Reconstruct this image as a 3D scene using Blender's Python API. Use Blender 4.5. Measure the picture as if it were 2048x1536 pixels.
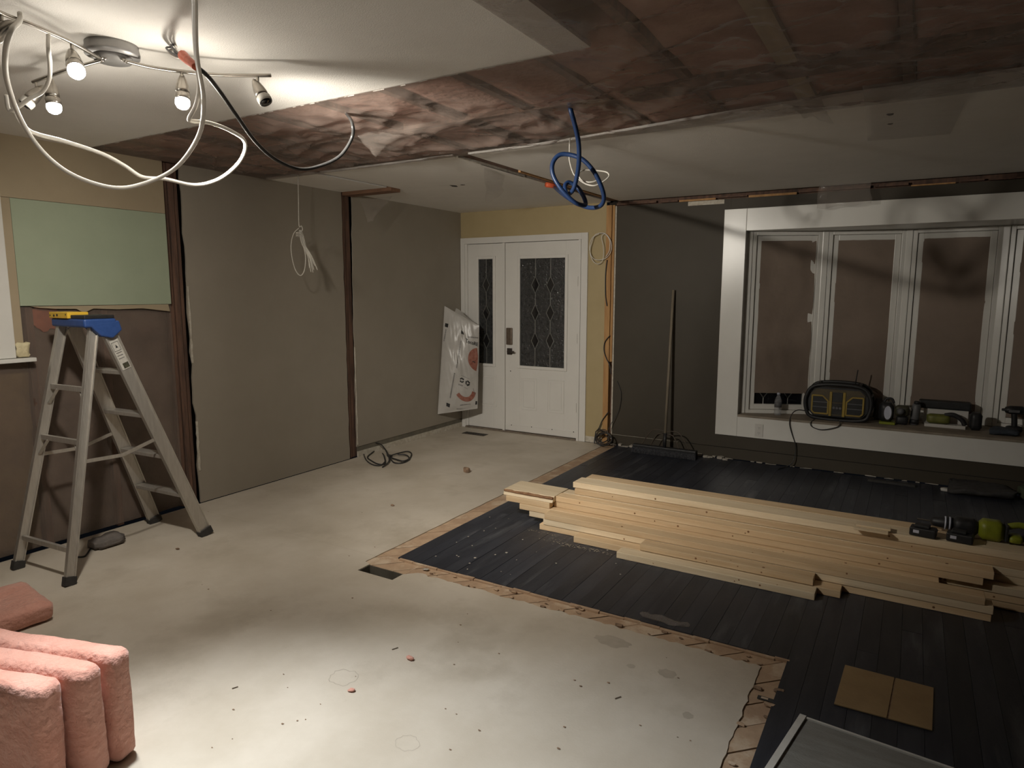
import bpy, bmesh, math, random
from mathutils import Vector, Matrix, noise

for o in list(bpy.data.objects):
    bpy.data.objects.remove(o)
scene = bpy.context.scene
COL = scene.collection
random.seed(7)

# ------------------------------------------------------------------ camera
YAW, PITCH, ROLL, FPX = 0.53900, 0.13680, 0.0011, 1339.82
CH = 1.5629
CAM = Vector((0, 0, CH))
_f0 = Vector((-math.sin(YAW), math.cos(YAW), 0)); _r0 = Vector((math.cos(YAW), math.sin(YAW), 0)); _u0 = Vector((0, 0, 1))
FWD = _f0 * math.cos(PITCH) - _u0 * math.sin(PITCH)
_u1 = _u0 * math.cos(PITCH) + _f0 * math.sin(PITCH)
RGT = _r0 * math.cos(ROLL) + _u1 * math.sin(ROLL)
UPV = _u1 * math.cos(ROLL) - _r0 * math.sin(ROLL)
cd = bpy.data.cameras.new('camera')
cd.sensor_width = 36.0
cd.lens = FPX / 2048 * 36.0
cd.clip_start = 0.02
cam = bpy.data.objects.new('camera', cd)
cam.matrix_world = Matrix(((RGT.x, UPV.x, -FWD.x, 0), (RGT.y, UPV.y, -FWD.y, 0), (RGT.z, UPV.z, -FWD.z, CH), (0, 0, 0, 1)))
COL.objects.link(cam)
scene.camera = cam

def ray(px, py):
    return FWD + RGT * ((px - 1024) / FPX) - UPV * ((py - 768) / FPX)
def W(px, py, ax, v):
    """photo pixel -> point where the line of sight meets the plane axis=v"""
    d = ray(px, py)
    return CAM + d * ((v - CAM[ax]) / d[ax])
def D(px, py, dist):
    return CAM + ray(px, py).normalized() * dist

# ------------------------------------------------------------------ world, exposure
world = bpy.data.worlds.new('night')
scene.world = world
world.use_nodes = True
world.node_tree.nodes['Background'].inputs[0].default_value = (0.5, 0.6, 0.8, 1)
world.node_tree.nodes['Background'].inputs[1].default_value = 0.004
vs = scene.view_settings
vs.view_transform = 'Standard'; vs.look = 'None'; vs.gamma = 1.0; vs.use_curve_mapping = False
vs.exposure = 0.0
LAMP_COLOR = (1.0, 0.935, 0.83)
COOL_COLOR = (0.94, 0.98, 1.0)
# lobes of each lit bulb: (watts, cone in degrees, colour, aim point)
BULB_A = [(320.0, 86, COOL_COLOR, (-1.30, 0.78, 0.0))]
BULB_B = [(37.0, 175, LAMP_COLOR, (-2.90, 1.35, 0.0)), (68.0, 110, LAMP_COLOR, (-4.40, 2.80, 0.80))]
BULB_C = [(260.0, 100, LAMP_COLOR, (-2.30, 5.80, 1.00)), (145.0, 100, LAMP_COLOR, (-1.70, 4.70, 0.40))]
GLOW_A, GLOW_B, GLOW_C = 0.6, 1.9, 4.5   # stray light around each lit bulb

# room constants
XL, YB, H = -4.462, 6.332, 2.44
XR, YR = 2.7, -2.6

# ------------------------------------------------------------------ materials
MATS = {}
def rgba(c): return (c[0], c[1], c[2], 1)
def mat(name, c, rough=0.7, c2=None, scale=6, detail=5, amt=1.0, bump=0.0, bscale=60, metal=0.0, spec=0.5, stretch=None, ramp=(0.35, 0.65), coat=0.0, c3=None, s3=2.0, r3=(0.55, 0.62), vary=0.0, sheen=0, same=False):
    if name in MATS: return MATS[name]
    m = bpy.data.materials.new(name); m.use_nodes = True
    nt = m.node_tree; N = nt.nodes; L = nt.links
    b = N['Principled BSDF']
    b.inputs['Base Color'].default_value = rgba(c)
    b.inputs['Roughness'].default_value = rough
    b.inputs['Metallic'].default_value = metal
    b.inputs['Specular IOR Level'].default_value = spec
    b.inputs['Coat Weight'].default_value = coat
    if sheen: b.inputs['Sheen Weight'].default_value = sheen
    tc = N.new('ShaderNodeTexCoord'); mp = N.new('ShaderNodeMapping')
    L.new(tc.outputs['Object'], mp.inputs['Vector'])
    if stretch: mp.inputs['Scale'].default_value = stretch
    oi = N.new('ShaderNodeObjectInfo')
    ad = N.new('ShaderNodeVectorMath'); ad.operation = 'ADD'
    mu = N.new('ShaderNodeVectorMath'); mu.operation = 'SCALE'; mu.inputs[0].default_value = (37, 17, 53)
    L.new(oi.outputs['Random'], mu.inputs['Scale'])
    L.new(mp.outputs[0], ad.inputs[0]); L.new(mu.outputs[0], ad.inputs[1])
    vec = mp.outputs[0] if same else ad.outputs[0]
    if c2:
        nz = N.new('ShaderNodeTexNoise'); nz.inputs['Scale'].default_value = scale; nz.inputs['Detail'].default_value = detail
        nz.inputs['Roughness'].default_value = 0.6
        L.new(vec, nz.inputs['Vector'])
        rp = N.new('ShaderNodeValToRGB'); rp.color_ramp.elements[0].position = ramp[0]; rp.color_ramp.elements[1].position = ramp[1]
        rp.color_ramp.elements[0].color = rgba(c); rp.color_ramp.elements[1].color = rgba(c2)
        L.new(nz.outputs['Fac'], rp.inputs[0])
        out = rp.outputs[0]
        if c3:
            n3 = N.new('ShaderNodeTexNoise'); n3.inputs['Scale'].default_value = s3; n3.inputs['Detail'].default_value = 8
            n3.inputs['Roughness'].default_value = 0.65
            L.new(vec, n3.inputs['Vector'])
            r_ = N.new('ShaderNodeMapRange'); r_.inputs[1].default_value = r3[0]; r_.inputs[2].default_value = r3[1]
            L.new(n3.outputs['Fac'], r_.inputs[0])
            mx = N.new('ShaderNodeMix'); mx.data_type = 'RGBA'
            L.new(r_.outputs[0], mx.inputs['Factor']); L.new(out, mx.inputs[6]); mx.inputs[7].default_value = rgba(c3)
            out = mx.outputs[2]
        if vary:
            hv = N.new('ShaderNodeHueSaturation'); mr = N.new('ShaderNodeMapRange')
            mr.inputs[3].default_value = 1 - vary; mr.inputs[4].default_value = 1 + vary
            L.new(oi.outputs['Random'], mr.inputs[0]); L.new(mr.outputs[0], hv.inputs['Value']); L.new(out, hv.inputs['Color'])
            out = hv.outputs[0]
        L.new(out, b.inputs['Base Color'])
    if bump:
        nb = N.new('ShaderNodeTexNoise'); nb.inputs['Scale'].default_value = bscale; nb.inputs['Detail'].default_value = 4
        L.new(vec, nb.inputs['Vector'])
        bp = N.new('ShaderNodeBump'); bp.inputs['Strength'].default_value = bump; bp.inputs['Distance'].default_value = 0.01
        L.new(nb.outputs['Fac'], bp.inputs['Height']); L.new(bp.outputs[0], b.inputs['Normal'])
    MATS[name] = m
    return m

def film(name, c=(0.5, 0.46, 0.42), clear=0.55, rough=0.25, bump=0.6, bscale=9):
    if name in MATS: return MATS[name]
    m = mat(name, c, rough, bump=bump, bscale=bscale)
    nt = m.node_tree; N = nt.nodes; L = nt.links
    b = N['Principled BSDF']; out = N['Material Output']
    t = N.new('ShaderNodeBsdfTransparent'); mx = N.new('ShaderNodeMixShader')
    mx.inputs[0].default_value = clear
    L.new(b.outputs[0], mx.inputs[1]); L.new(t.outputs[0], mx.inputs[2]); L.new(mx.outputs[0], out.inputs['Surface'])
    return m

def emit(name, c, s):
    m = bpy.data.materials.new(name); m.use_nodes = True
    b = m.node_tree.nodes['Principled BSDF']
    b.inputs['Base Color'].default_value = rgba(c)
    b.inputs['Emission Color'].default_value = rgba(c); b.inputs['Emission Strength'].default_value = s
    MATS[name] = m
    return m

M_FLOOR = mat('underlayment', (0.50, 0.44, 0.355), 0.55, (0.60, 0.54, 0.455), 2.2, 8, bump=0.06, bscale=140, c3=(0.42, 0.365, 0.29), s3=1.3, r3=(0.53, 0.70), same=True)
M_SUB = mat('subfloor_board', (0.49, 0.345, 0.225), 0.75, (0.38, 0.255, 0.165), 9, 6, bump=0.2, bscale=60, c3=(0.56, 0.44, 0.32), s3=5, r3=(0.52, 0.62))
M_VOID = mat('dark_void', (0.03, 0.022, 0.016), 0.9)
M_PLANK = mat('black_hardwood', (0.015, 0.0175, 0.027), 0.45, (0.030, 0.033, 0.043), 5, 7, bump=0.08, bscale=40, stretch=(4, 0.6, 1), c3=(0.13, 0.135, 0.145), s3=1.6, r3=(0.56, 0.80), vary=0.2)
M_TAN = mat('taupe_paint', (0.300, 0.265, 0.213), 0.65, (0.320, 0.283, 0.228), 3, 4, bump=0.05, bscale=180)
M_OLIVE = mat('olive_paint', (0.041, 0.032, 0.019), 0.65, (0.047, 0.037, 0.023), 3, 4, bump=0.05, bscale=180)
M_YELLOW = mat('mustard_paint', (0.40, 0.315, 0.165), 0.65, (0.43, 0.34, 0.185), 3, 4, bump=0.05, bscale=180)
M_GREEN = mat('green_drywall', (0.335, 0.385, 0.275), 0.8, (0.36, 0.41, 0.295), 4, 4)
M_BUFF = mat('buff_paint', (0.36, 0.29, 0.19), 0.7, (0.385, 0.312, 0.207), 4, 4)
M_CEIL = mat('ceiling_paint', (0.76, 0.73, 0.68), 0.85, (0.79, 0.76, 0.71), 5, 5, bump=0.25, bscale=220)
M_WHITE = mat('white_gloss_paint', (0.68, 0.665, 0.62), 0.28, (0.71, 0.695, 0.65), 4, 3)
M_DOOR = mat('white_door_paint', (0.66, 0.64, 0.60), 0.45, (0.69, 0.67, 0.63), 3, 4)
M_RAW = mat('raw_gypsum', (0.60, 0.56, 0.48), 0.9, (0.45, 0.40, 0.32), 30, 5, bump=0.5, bscale=60)
M_STUDDK = mat('aged_or_shaded_stud', (0.17, 0.092, 0.060), 0.8, (0.075, 0.045, 0.033), 5, 6, stretch=(6, 6, 0.7), bump=0.3, bscale=50)
M_STUD = mat('pine_stud', (0.48, 0.27, 0.105), 0.7, (0.36, 0.185, 0.068), 5, 6, stretch=(6, 6, 0.7), bump=0.2, bscale=50)
M_LUM = mat('fresh_pine', (0.66, 0.50, 0.315), 0.65, (0.57, 0.40, 0.23), 4, 6, stretch=(0.6, 9, 9), bump=0.1, bscale=60, c3=(0.34, 0.18, 0.08), s3=3.2, r3=(0.68, 0.74), vary=0.16)
M_LUM2 = mat('pale_pine', (0.68, 0.565, 0.40), 0.65, (0.60, 0.475, 0.31), 4, 6, stretch=(0.6, 9, 9), bump=0.1, bscale=60, c3=(0.40, 0.24, 0.12), s3=3.0, r3=(0.70, 0.75), vary=0.14)
M_BARK = mat('bark', (0.20, 0.10, 0.05), 0.9, (0.34, 0.19, 0.10), 40, 5, bump=0.6, bscale=50)
M_KNOT = mat('knot', (0.16, 0.075, 0.03), 0.7, (0.25, 0.13, 0.06), 50, 3)
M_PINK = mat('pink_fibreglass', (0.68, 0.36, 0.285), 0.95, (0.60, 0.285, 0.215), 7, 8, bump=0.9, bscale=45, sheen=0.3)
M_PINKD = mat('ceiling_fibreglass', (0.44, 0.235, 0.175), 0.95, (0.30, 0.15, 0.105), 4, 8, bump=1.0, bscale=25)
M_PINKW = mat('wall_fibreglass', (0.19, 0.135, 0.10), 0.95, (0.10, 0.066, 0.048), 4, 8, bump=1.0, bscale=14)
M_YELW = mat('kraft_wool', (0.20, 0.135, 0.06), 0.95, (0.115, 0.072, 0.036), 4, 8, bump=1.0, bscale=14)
M_FILM = film('ceiling_poly', (0.31, 0.245, 0.21), 0.55, 0.28, 0.5, 14)
M_FILMW = film('wall_poly', (0.24, 0.19, 0.16), 0.55, 0.22, 1.0, 6)
M_FLAP = film('loose_poly', (0.40, 0.35, 0.31), 0.85, 0.2, 0.8, 12)
M_ALU = mat('aluminium', (0.60, 0.57, 0.52), 0.42, (0.52, 0.49, 0.445), 20, 4, metal=0.7, stretch=(3, 3, 0.4))
M_STEEL = mat('brushed_nickel', (0.46, 0.43, 0.385), 0.3, (0.40, 0.37, 0.33), 40, 3, metal=0.95)
M_CANOPY = mat('satin_nickel', (0.30, 0.29, 0.28), 0.45, (0.27, 0.26, 0.25), 20, 3, metal=0.4)
M_BLUE = mat('blue_plastic', (0.020, 0.060, 0.21), 0.5, (0.028, 0.072, 0.24), 30, 4)
M_YPL = mat('yellow_plastic', (0.78, 0.50, 0.045), 0.5, (0.70, 0.43, 0.04), 20, 3)
M_BLK = mat('black_plastic', (0.014, 0.014, 0.015), 0.5, (0.022, 0.022, 0.023), 30, 3)
M_RUB = mat('dark_rubber', (0.03, 0.028, 0.026), 0.8, (0.045, 0.042, 0.04), 30, 3)
M_CWHITE = mat('white_cable', (0.70, 0.67, 0.61), 0.45, (0.66, 0.63, 0.57), 20, 3)
M_CBLK = mat('black_cable', (0.020, 0.020, 0.020), 0.45, (0.03, 0.03, 0.03), 20, 3)
M_CBROWN = mat('brown_cable', (0.085, 0.060, 0.040), 0.5, (0.05, 0.035, 0.026), 20, 3)
M_CBLUE = mat('blue_cable', (0.012, 0.034, 0.105), 0.4, (0.016, 0.042, 0.125), 20, 3)
M_ROPE = mat('white_cord', (0.60, 0.56, 0.49), 0.85, (0.50, 0.465, 0.40), 120, 3, bump=0.4, bscale=400)
M_ORANGE = mat('orange_tape', (0.70, 0.14, 0.055), 0.5, (0.58, 0.10, 0.04), 40, 3, bump=0.4, bscale=40)
M_REDF = mat('orange_red_patch', (0.50, 0.13, 0.06), 0.8, (0.36, 0.09, 0.045), 12, 4)
M_FOAM = mat('spray_foam', (0.70, 0.62, 0.40), 0.8, (0.62, 0.53, 0.33), 20, 4, bump=0.8, bscale=40)
M_GLASS = mat('dark_textured_glass', (0.020, 0.021, 0.022), 0.12, (0.045, 0.046, 0.046), 25, 6, bump=1.0, bscale=48, spec=0.8)
M_GLASSP = mat('night_glass', (0.008, 0.008, 0.010), 0.06, (0.010, 0.010, 0.012), 5, 2, spec=0.6)
M_BEVEL = mat('bevelled_glass', (0.010, 0.010, 0.011), 0.06, (0.012, 0.012, 0.012), 10, 2, spec=0.9)
M_CAME = mat('lead_came', (0.38, 0.38, 0.36), 0.35, (0.32, 0.32, 0.30), 40, 2, metal=0.8)
M_KRAFT = mat('kraft_paper', (0.235, 0.180, 0.140), 0.8, (0.20, 0.152, 0.118), 3, 6, bump=0.5, bscale=10)
M_BRONZE = mat('aged_bronze', (0.21, 0.165, 0.125), 0.35, (0.17, 0.13, 0.10), 30, 3, metal=0.6)
M_BAG = mat('white_poly_bag', (0.42, 0.40, 0.37), 0.32, (0.47, 0.45, 0.42), 5, 5, bump=0.35, bscale=14)
M_INK = mat('black_ink', (0.010, 0.010, 0.010), 0.5, (0.014, 0.014, 0.014), 20, 2)
M_GREYINK = mat('grey_ink', (0.14, 0.13, 0.125), 0.5, (0.17, 0.16, 0.15), 60, 3)
M_SALMON = mat('salmon_ink', (0.23, 0.075, 0.048), 0.45, (0.33, 0.15, 0.11), 30, 4)
M_LABEL = mat('paper_label', (0.52, 0.50, 0.45), 0.6, (0.44, 0.42, 0.38), 60, 4)
M_CARD = mat('cardboard', (0.36, 0.25, 0.125), 0.85, (0.32, 0.22, 0.11), 10, 5, bump=0.15, bscale=80)
M_FILTER = mat('filter_media', (0.30, 0.29, 0.26), 0.95, (0.24, 0.23, 0.205), 6, 7, stretch=(1, 6, 1), bump=0.6, bscale=90)
M_FRAME = mat('filter_frame', (0.62, 0.60, 0.55), 0.6, (0.56, 0.54, 0.49), 20, 4)
M_LIME = mat('lime_plastic', (0.24, 0.265, 0.018), 0.45, (0.20, 0.225, 0.015), 20, 3)
M_RADIOY = mat('radio_yellow', (0.34, 0.235, 0.035), 0.55, (0.25, 0.17, 0.03), 14, 4)
M_GREYP = mat('grey_plastic', (0.10, 0.10, 0.105), 0.5, (0.13, 0.13, 0.135), 20, 3)
M_LENS = mat('frosted_lens', (0.55, 0.57, 0.66), 0.3, (0.50, 0.52, 0.61), 20, 3)
M_CLEAR = film('clear_pet', (0.45, 0.46, 0.47), 0.70, 0.08, 0.2, 30)
M_BROOM = mat('broom_handle', (0.22, 0.185, 0.135), 0.6, (0.17, 0.14, 0.10), 8, 5, stretch=(8, 8, 0.6))
M_BRIS = mat('broom_bristle', (0.018, 0.019, 0.024), 0.9, (0.05, 0.05, 0.055), 60, 6, bump=1.0, bscale=120)
M_DUST = mat('plaster_dust', (0.42, 0.385, 0.33), 0.95, (0.34, 0.31, 0.265), 30, 6, bump=0.7, bscale=60)
M_CHIP = mat('debris', (0.30, 0.20, 0.13), 0.9, (0.17, 0.11, 0.07), 30, 5, bump=0.5, bscale=60)
M_PLATE = mat('outlet_plate', (0.60, 0.58, 0.54), 0.4, (0.57, 0.55, 0.51), 20, 2)
M_GREYTH = mat('grey_fabric', (0.13, 0.115, 0.105), 0.9, (0.17, 0.15, 0.135), 20, 5, bump=0.5, bscale=60)
BULB = emit('lit_bulb', (1.0, 0.95, 0.88), 30.0)

# ------------------------------------------------------------------ mesh helpers
class MB:
    def __init__(s): s.v = []; s.f = []
    def add(s, vs, fs):
        n = len(s.v); s.v += [Vector(p) for p in vs]; s.f += [tuple(i + n for i in f) for f in fs]; return s
    def box(s, a, b):
        x0, y0, z0 = a; x1, y1, z1 = b
        return s.add([(x0, y0, z0), (x1, y0, z0), (x1, y1, z0), (x0, y1, z0), (x0, y0, z1), (x1, y0, z1), (x1, y1, z1), (x0, y1, z1)],
                     [(3, 2, 1, 0), (4, 5, 6, 7), (0, 1, 5, 4), (1, 2, 6, 5), (2, 3, 7, 6), (3, 0, 4, 7)])
    def bar(s, p, q, w, d, side=None):
        """box beam from p to q, w wide along `side`, d along the third axis"""
        p = Vector(p); q = Vector(q); ax = (q - p).normalized()
        sd = Vector(side) if side is not None else (Vector((0, 0, 1)) if abs(ax.z) < 0.9 else Vector((1, 0, 0)))
        sd = (sd - ax * sd.dot(ax)).normalized(); th = ax.cross(sd)
        vs = []
        for c in (p, q):
            for a, b in ((-1, -1), (1, -1), (1, 1), (-1, 1)):
                vs.append(c + sd * (a * w / 2) + th * (b * d / 2))
        return s.add(vs, [(3, 2, 1, 0), (4, 5, 6, 7), (0, 1, 5, 4), (1, 2, 6, 5), (2, 3, 7, 6), (3, 0, 4, 7)])
    def prism(s, pts, off):
        """polygon pts (3D) extruded by off"""
        n = len(pts); off = Vector(off)
        vs = [Vector(p) for p in pts] + [Vector(p) + off for p in pts]
        fs = [tuple(range(n - 1, -1, -1)), tuple(range(n, 2 * n))] + [(i, (i + 1) % n, n + (i + 1) % n, n + i) for i in range(n)]
        return s.add(vs, fs)
    def tube(s, pts, r, n=8, cap=True, r2=None):
        pts = [Vector(p) for p in pts]
        t0 = (pts[1] - pts[0]).normalized()
        nrm = t0.orthogonal().normalized()
        base = len(s.v); m = len(pts)
        for i, p in enumerate(pts):
            t = (pts[min(i + 1, m - 1)] - pts[max(i - 1, 0)])
            if t.length < 1e-9: t = t0
            t.normalize()
            nrm = nrm - t * nrm.dot(t)
            nrm = nrm.normalized() if nrm.length > 1e-6 else t.orthogonal().normalized()
            bn = t.cross(nrm)
            rr = r if r2 is None else r + (r2 - r) * i / (m - 1)
            for k in range(n):
                a = 2 * math.pi * k / n
                s.v.append(p + nrm * (math.cos(a) * rr) + bn * (math.sin(a) * rr))
        for i in range(m - 1):
            for k in range(n):
                s.f.append((base + i * n + k, base + i * n + (k + 1) % n, base + (i + 1) * n + (k + 1) % n, base + (i + 1) * n + k))
        if cap:
            s.f.append(tuple(base + k for k in range(n - 1, -1, -1)))
            s.f.append(tuple(base + (m - 1) * n + k for k in range(n)))
        return s
    def lathe(s, prof, o, ax, n=20):
        o = Vector(o); ax = Vector(ax).normalized(); u = ax.orthogonal().normalized(); w = ax.cross(u)
        base = len(s.v)
        for r, h in prof:
            for k in range(n):
                a = 2 * math.pi * k / n
                s.v.append(o + ax * h + u * (math.cos(a) * r) + w * (math.sin(a) * r))
        for i in range(len(prof) - 1):
            for k in range(n):
                s.f.append((base + i * n + k, base + i * n + (k + 1) % n, base + (i + 1) * n + (k + 1) % n, base + (i + 1) * n + k))
        s.f.append(tuple(base + k for k in range(n - 1, -1, -1)))
        s.f.append(tuple(base + (len(prof) - 1) * n + k for k in range(n)))
        return s
    def grid(s, fn, nu, nv):
        base = len(s.v)
        for j in range(nv + 1):
            for i in range(nu + 1):
                s.v.append(Vector(fn(i / nu, j / nv)))
        for j in range(nv):
            for i in range(nu):
                a = base + j * (nu + 1) + i
                s.f.append((a, a + 1, a + nu + 2, a + nu + 1))
        return s
    def softbox(s, a, b, n=(8, 4, 4), amp=0.01, fr=6, seed=0, round_=0.02):
        """box with subdivided, slightly lumpy faces"""
        bm = bmesh.new(); a = Vector(a); b = Vector(b); c = (a + b) / 2; h = (b - a) / 2
        base = len(s.v); idx = {}
        def vid(i, j, k):
            key = (i, j, k)
            if key in idx: return idx[key]
            q = Vector((2 * i / n[0] - 1, 2 * j / n[1] - 1, 2 * k / n[2] - 1))
            p = Vector((q.x * h.x, q.y * h.y, q.z * h.z))
            e = sum(1 for t in q if abs(t) > 0.999)
            if e >= 2:
                for t in range(3):
                    if abs(q[t]) > 0.999: p[t] -= math.copysign(round_ * (0.3 if e == 2 else 0.42), q[t])
            p = p + c
            nv = noise.noise_vector(p * fr + Vector((seed * 3.1, seed * 7.7, seed))) * amp + noise.noise_vector(p * fr * 4 + Vector((seed, 0, 0))) * amp * 0.4
            if k == 0: nv.z = max(0, nv.z * 0.2)
            p = p + nv
            idx[key] = len(s.v); s.v.append(p); return idx[key]
        for ax in range(3):
            o1, o2 = (ax + 1) % 3, (ax + 2) % 3
            for side in (0, 1):
                for i in range(n[o1]):
                    for j in range(n[o2]):
                        q = []
                        for di, dj in ((0, 0), (1, 0), (1, 1), (0, 1)):
                            t = [0, 0, 0]; t[ax] = side * n[ax]; t[o1] = i + di; t[o2] = j + dj
                            q.append(vid(*t))
                        s.f.append(tuple(q if side else q[::-1]))
        bm.free()
        return s
    def build(s, name, m, parent=None, smooth=False, bevel=0.0, kind=None, origin=None):
        off = Vector((0, 0, 0))
        if parent is not None:
            q = parent
            while q is not None:
                off += Vector(q.location); q = q.parent
            loc = Vector((0, 0, 0))
        else:
            xs = [p.x for p in s.v]; ys = [p.y for p in s.v]; zs = [p.z for p in s.v]
            off = Vector(((min(xs) + max(xs)) / 2, (min(ys) + max(ys)) / 2, min(zs))) if origin is None else Vector(origin)
            loc = off.copy()
        me = bpy.data.meshes.new(name)
        me.from_pydata([tuple(p - off) for p in s.v], [], s.f)
        me.materials.append(m)
        if smooth: me.polygons.foreach_set('use_smooth', [True] * len(me.polygons))
        me.update()
        ob = bpy.data.objects.new(name, me); COL.objects.link(ob)
        ob.location = loc; ob.parent = parent
        if bevel:
            bv = ob.modifiers.new('bevel', 'BEVEL'); bv.width = bevel; bv.segments = 2; bv.limit_method = 'ANGLE'
        if kind: ob['kind'] = kind
        return ob

def thing(name, loc, label=None, cat=None, group=None, kind=None):
    e = bpy.data.objects.new(name, None); e.empty_display_size = 0.1
    e.location = loc; COL.objects.link(e)
    return tag(e, label, cat, group, kind)
def tag(o, label=None, cat=None, group=None, kind=None):
    if label: o['label'] = label
    if cat: o['category'] = cat
    if group: o['group'] = group
    if kind: o['kind'] = kind
    return o
def copy_part(src, parent, name=None):
    c = src.copy(); c.name = name or src.name.split('.')[0]; COL.objects.link(c); c.parent = parent; return c

def spline(pts, k=8, closed=False):
    pts = [Vector(p) for p in pts]; n = len(pts); out = []
    rng = range(n if closed else n - 1)
    for i in rng:
        if closed: p0, p1, p2, p3 = pts[(i - 1) % n], pts[i], pts[(i + 1) % n], pts[(i + 2) % n]
        else: p0, p1, p2, p3 = pts[max(i - 1, 0)], pts[i], pts[i + 1], pts[min(i + 2, n - 1)]
        for j in range(k):
            t = j / k
            out.append(0.5 * ((2 * p1) + (p2 - p0) * t + (2 * p0 - 5 * p1 + 4 * p2 - p3) * t * t + (3 * p1 - p0 - 3 * p2 + p3) * t ** 3))
    out.append(pts[0] if closed else pts[-1])
    return out
def cable(name, pts, r, m, label, cat='cable', group=None, k=8, n=8, parent=None):
    o = MB().tube(spline(pts, k), r, n).build(name, m, parent, smooth=True)
    if parent is None: tag(o, label, cat, group)
    return o
def jag(a, b, n, amp, seed):
    """points from a to b with a torn, wandering edge (2D pairs)"""
    r = random.Random(seed); out = []
    for i in range(n + 1):
        t = i / n; j = 0 if i in (0, n) else r.uniform(-amp, amp)
        out.append((a[0] + (b[0] - a[0]) * t, a[1] + (b[1] - a[1]) * t, j))
    return out

# ================================================================== FLOOR
ZD = 0.006      # top of the black hardwood
ZS = -0.005     # bare subfloor strip
SX0, SX1 = -2.655, -2.520    # strip beside the entry
SY0, SY1 = 2.800, 2.905      # strip across the front
TX0, TX1 = -0.450, -0.312    # strip running to the camera
HX0, HX1, HY0, HY1 = -2.605, -2.350, 2.655, 2.752   # duct opening

floor = MB()
# concealed dark base below everything, in pieces around the duct opening
for a, b in (((XL, YR), (HX0, YB)), ((HX1, YR), (XR, YB)), ((HX0, YR), (HX1, HY0)), ((HX0, HY1), (HX1, YB))):
    floor.box((a[0], a[1], -0.06), (b[0], b[1], -0.022))
floor = tag(floor.build('floor', M_VOID), kind='structure')
# pale underlayment sheets (with joints between them and ragged inner edges)
def sheet(poly, seed=0):
    MB().prism([(x, y, -0.022) for x, y in poly], (0, 0, 0.022)).build('underlayment_sheet', M_FLOOR, floor)
def torn(a, b, n, amp, seed, axis):
    return [((x + j, y) if axis == 0 else (x, y + j)) for x, y, j in jag(a, b, n, amp, seed)]
g = 0.0
e1 = torn((SX0, 2.86), (SX0, YB - 0.02), 40, 0.003, 1, 0)
sheet([(XL, 2.86 + 0.0014), (SX0, 2.86 + 0.0014)] + e1[1:] + [(XL, YB - 0.02)])
sheet([(XL, 1.62 + g), (HX0 - 0.02, 1.62 + g), (HX0 - 0.02, 2.70), (HX0, 2.70), (HX0, HY1), (SX0, HY1 + 0.02), (SX0, 2.86 - g), (XL, 2.86 - g)])
e2 = torn((HX1 + 0.06, SY0), (TX0, SY0), 70, 0.010, 2, 1)
e3 = torn((TX0, SY0), (TX0, 1.62), 34, 0.005, 3, 0)
sheet([(HX0 - 0.02 + 2 * g, 1.62 + g), (TX0 - 0.0, 1.62 + g)] + e3[::-1][1:] + e2[::-1][1:] + [(HX1, HY1 - 0.01), (HX1, HY0), (HX0, HY0), (HX0, 2.70 - g), (HX0 - 0.02 + 2 * g, 2.70 - g)])
sheet([(XL, YR), (-2.0, YR), (-2.0, 1.62 - g), (XL, 1.62 - g)])
e4 = torn((TX0, YR), (TX0, 1.62 - g), 80, 0.005, 5, 0)
sheet([(-2.0, YR)] + e4 + [(-2.0, 1.62)])
# diagonal subfloor boards bared along the strips
PIT = 0.160
def clip(poly, ax, v, keep_less):
    out = []
    for i in range(len(poly)):
        a, b = poly[i], poly[(i + 1) % len(poly)]
        ia = (a[ax] <= v) if keep_less else (a[ax] >= v); ib = (b[ax] <= v) if keep_less else (b[ax] >= v)
        if ia: out.append(a)
        if ia != ib:
            t = (v - a[ax]) / (b[ax] - a[ax]); out.append((a[0] + (b[0] - a[0]) * t, a[1] + (b[1] - a[1]) * t))
    return out
def diag_boards(x0, x1, y0, y1):
    # boards run at 45 degrees: y - x = const ; joints pass through (-1.89, 2.819)
    c0 = 2.819 + 1.89
    k0 = int(math.floor((y0 - x1 - c0) / PIT)) - 1; k1 = int(math.ceil((y1 - x0 - c0) / PIT)) + 1
    for k in range(k0, k1):
        a = c0 + k * PIT + 0.004; b = c0 + (k + 1) * PIT - 0.004
        poly = [(-9, -9 + a), (9, 9 + a), (9, 9 + b), (-9, -9 + b)]
        for ax, v, less in ((0, x0, False), (0, x1, True), (1, y0, False), (1, y1, True)):
            poly = clip(poly, ax, v, less)
            if len(poly) < 3: break
        if len(poly) < 3: continue
        dz = random.uniform(-0.0015, 0.0015)
        MB().prism([(x, y, -0.022) for x, y in poly], (0, 0, 0.017 + dz)).build('subfloor_board', M_SUB, floor)
diag_boards(SX0 - 0.02, SX1, SY1, YB)
diag_boards(HX1 + 0.005, TX0 - 0.02, SY0 - 0.03, SY1)
diag_boards(SX0 - 0.02, HX1 + 0.005, HY1 + 0.004, SY1)
diag_boards(TX0 - 0.03, TX1, 0.9, SY1)
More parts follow.
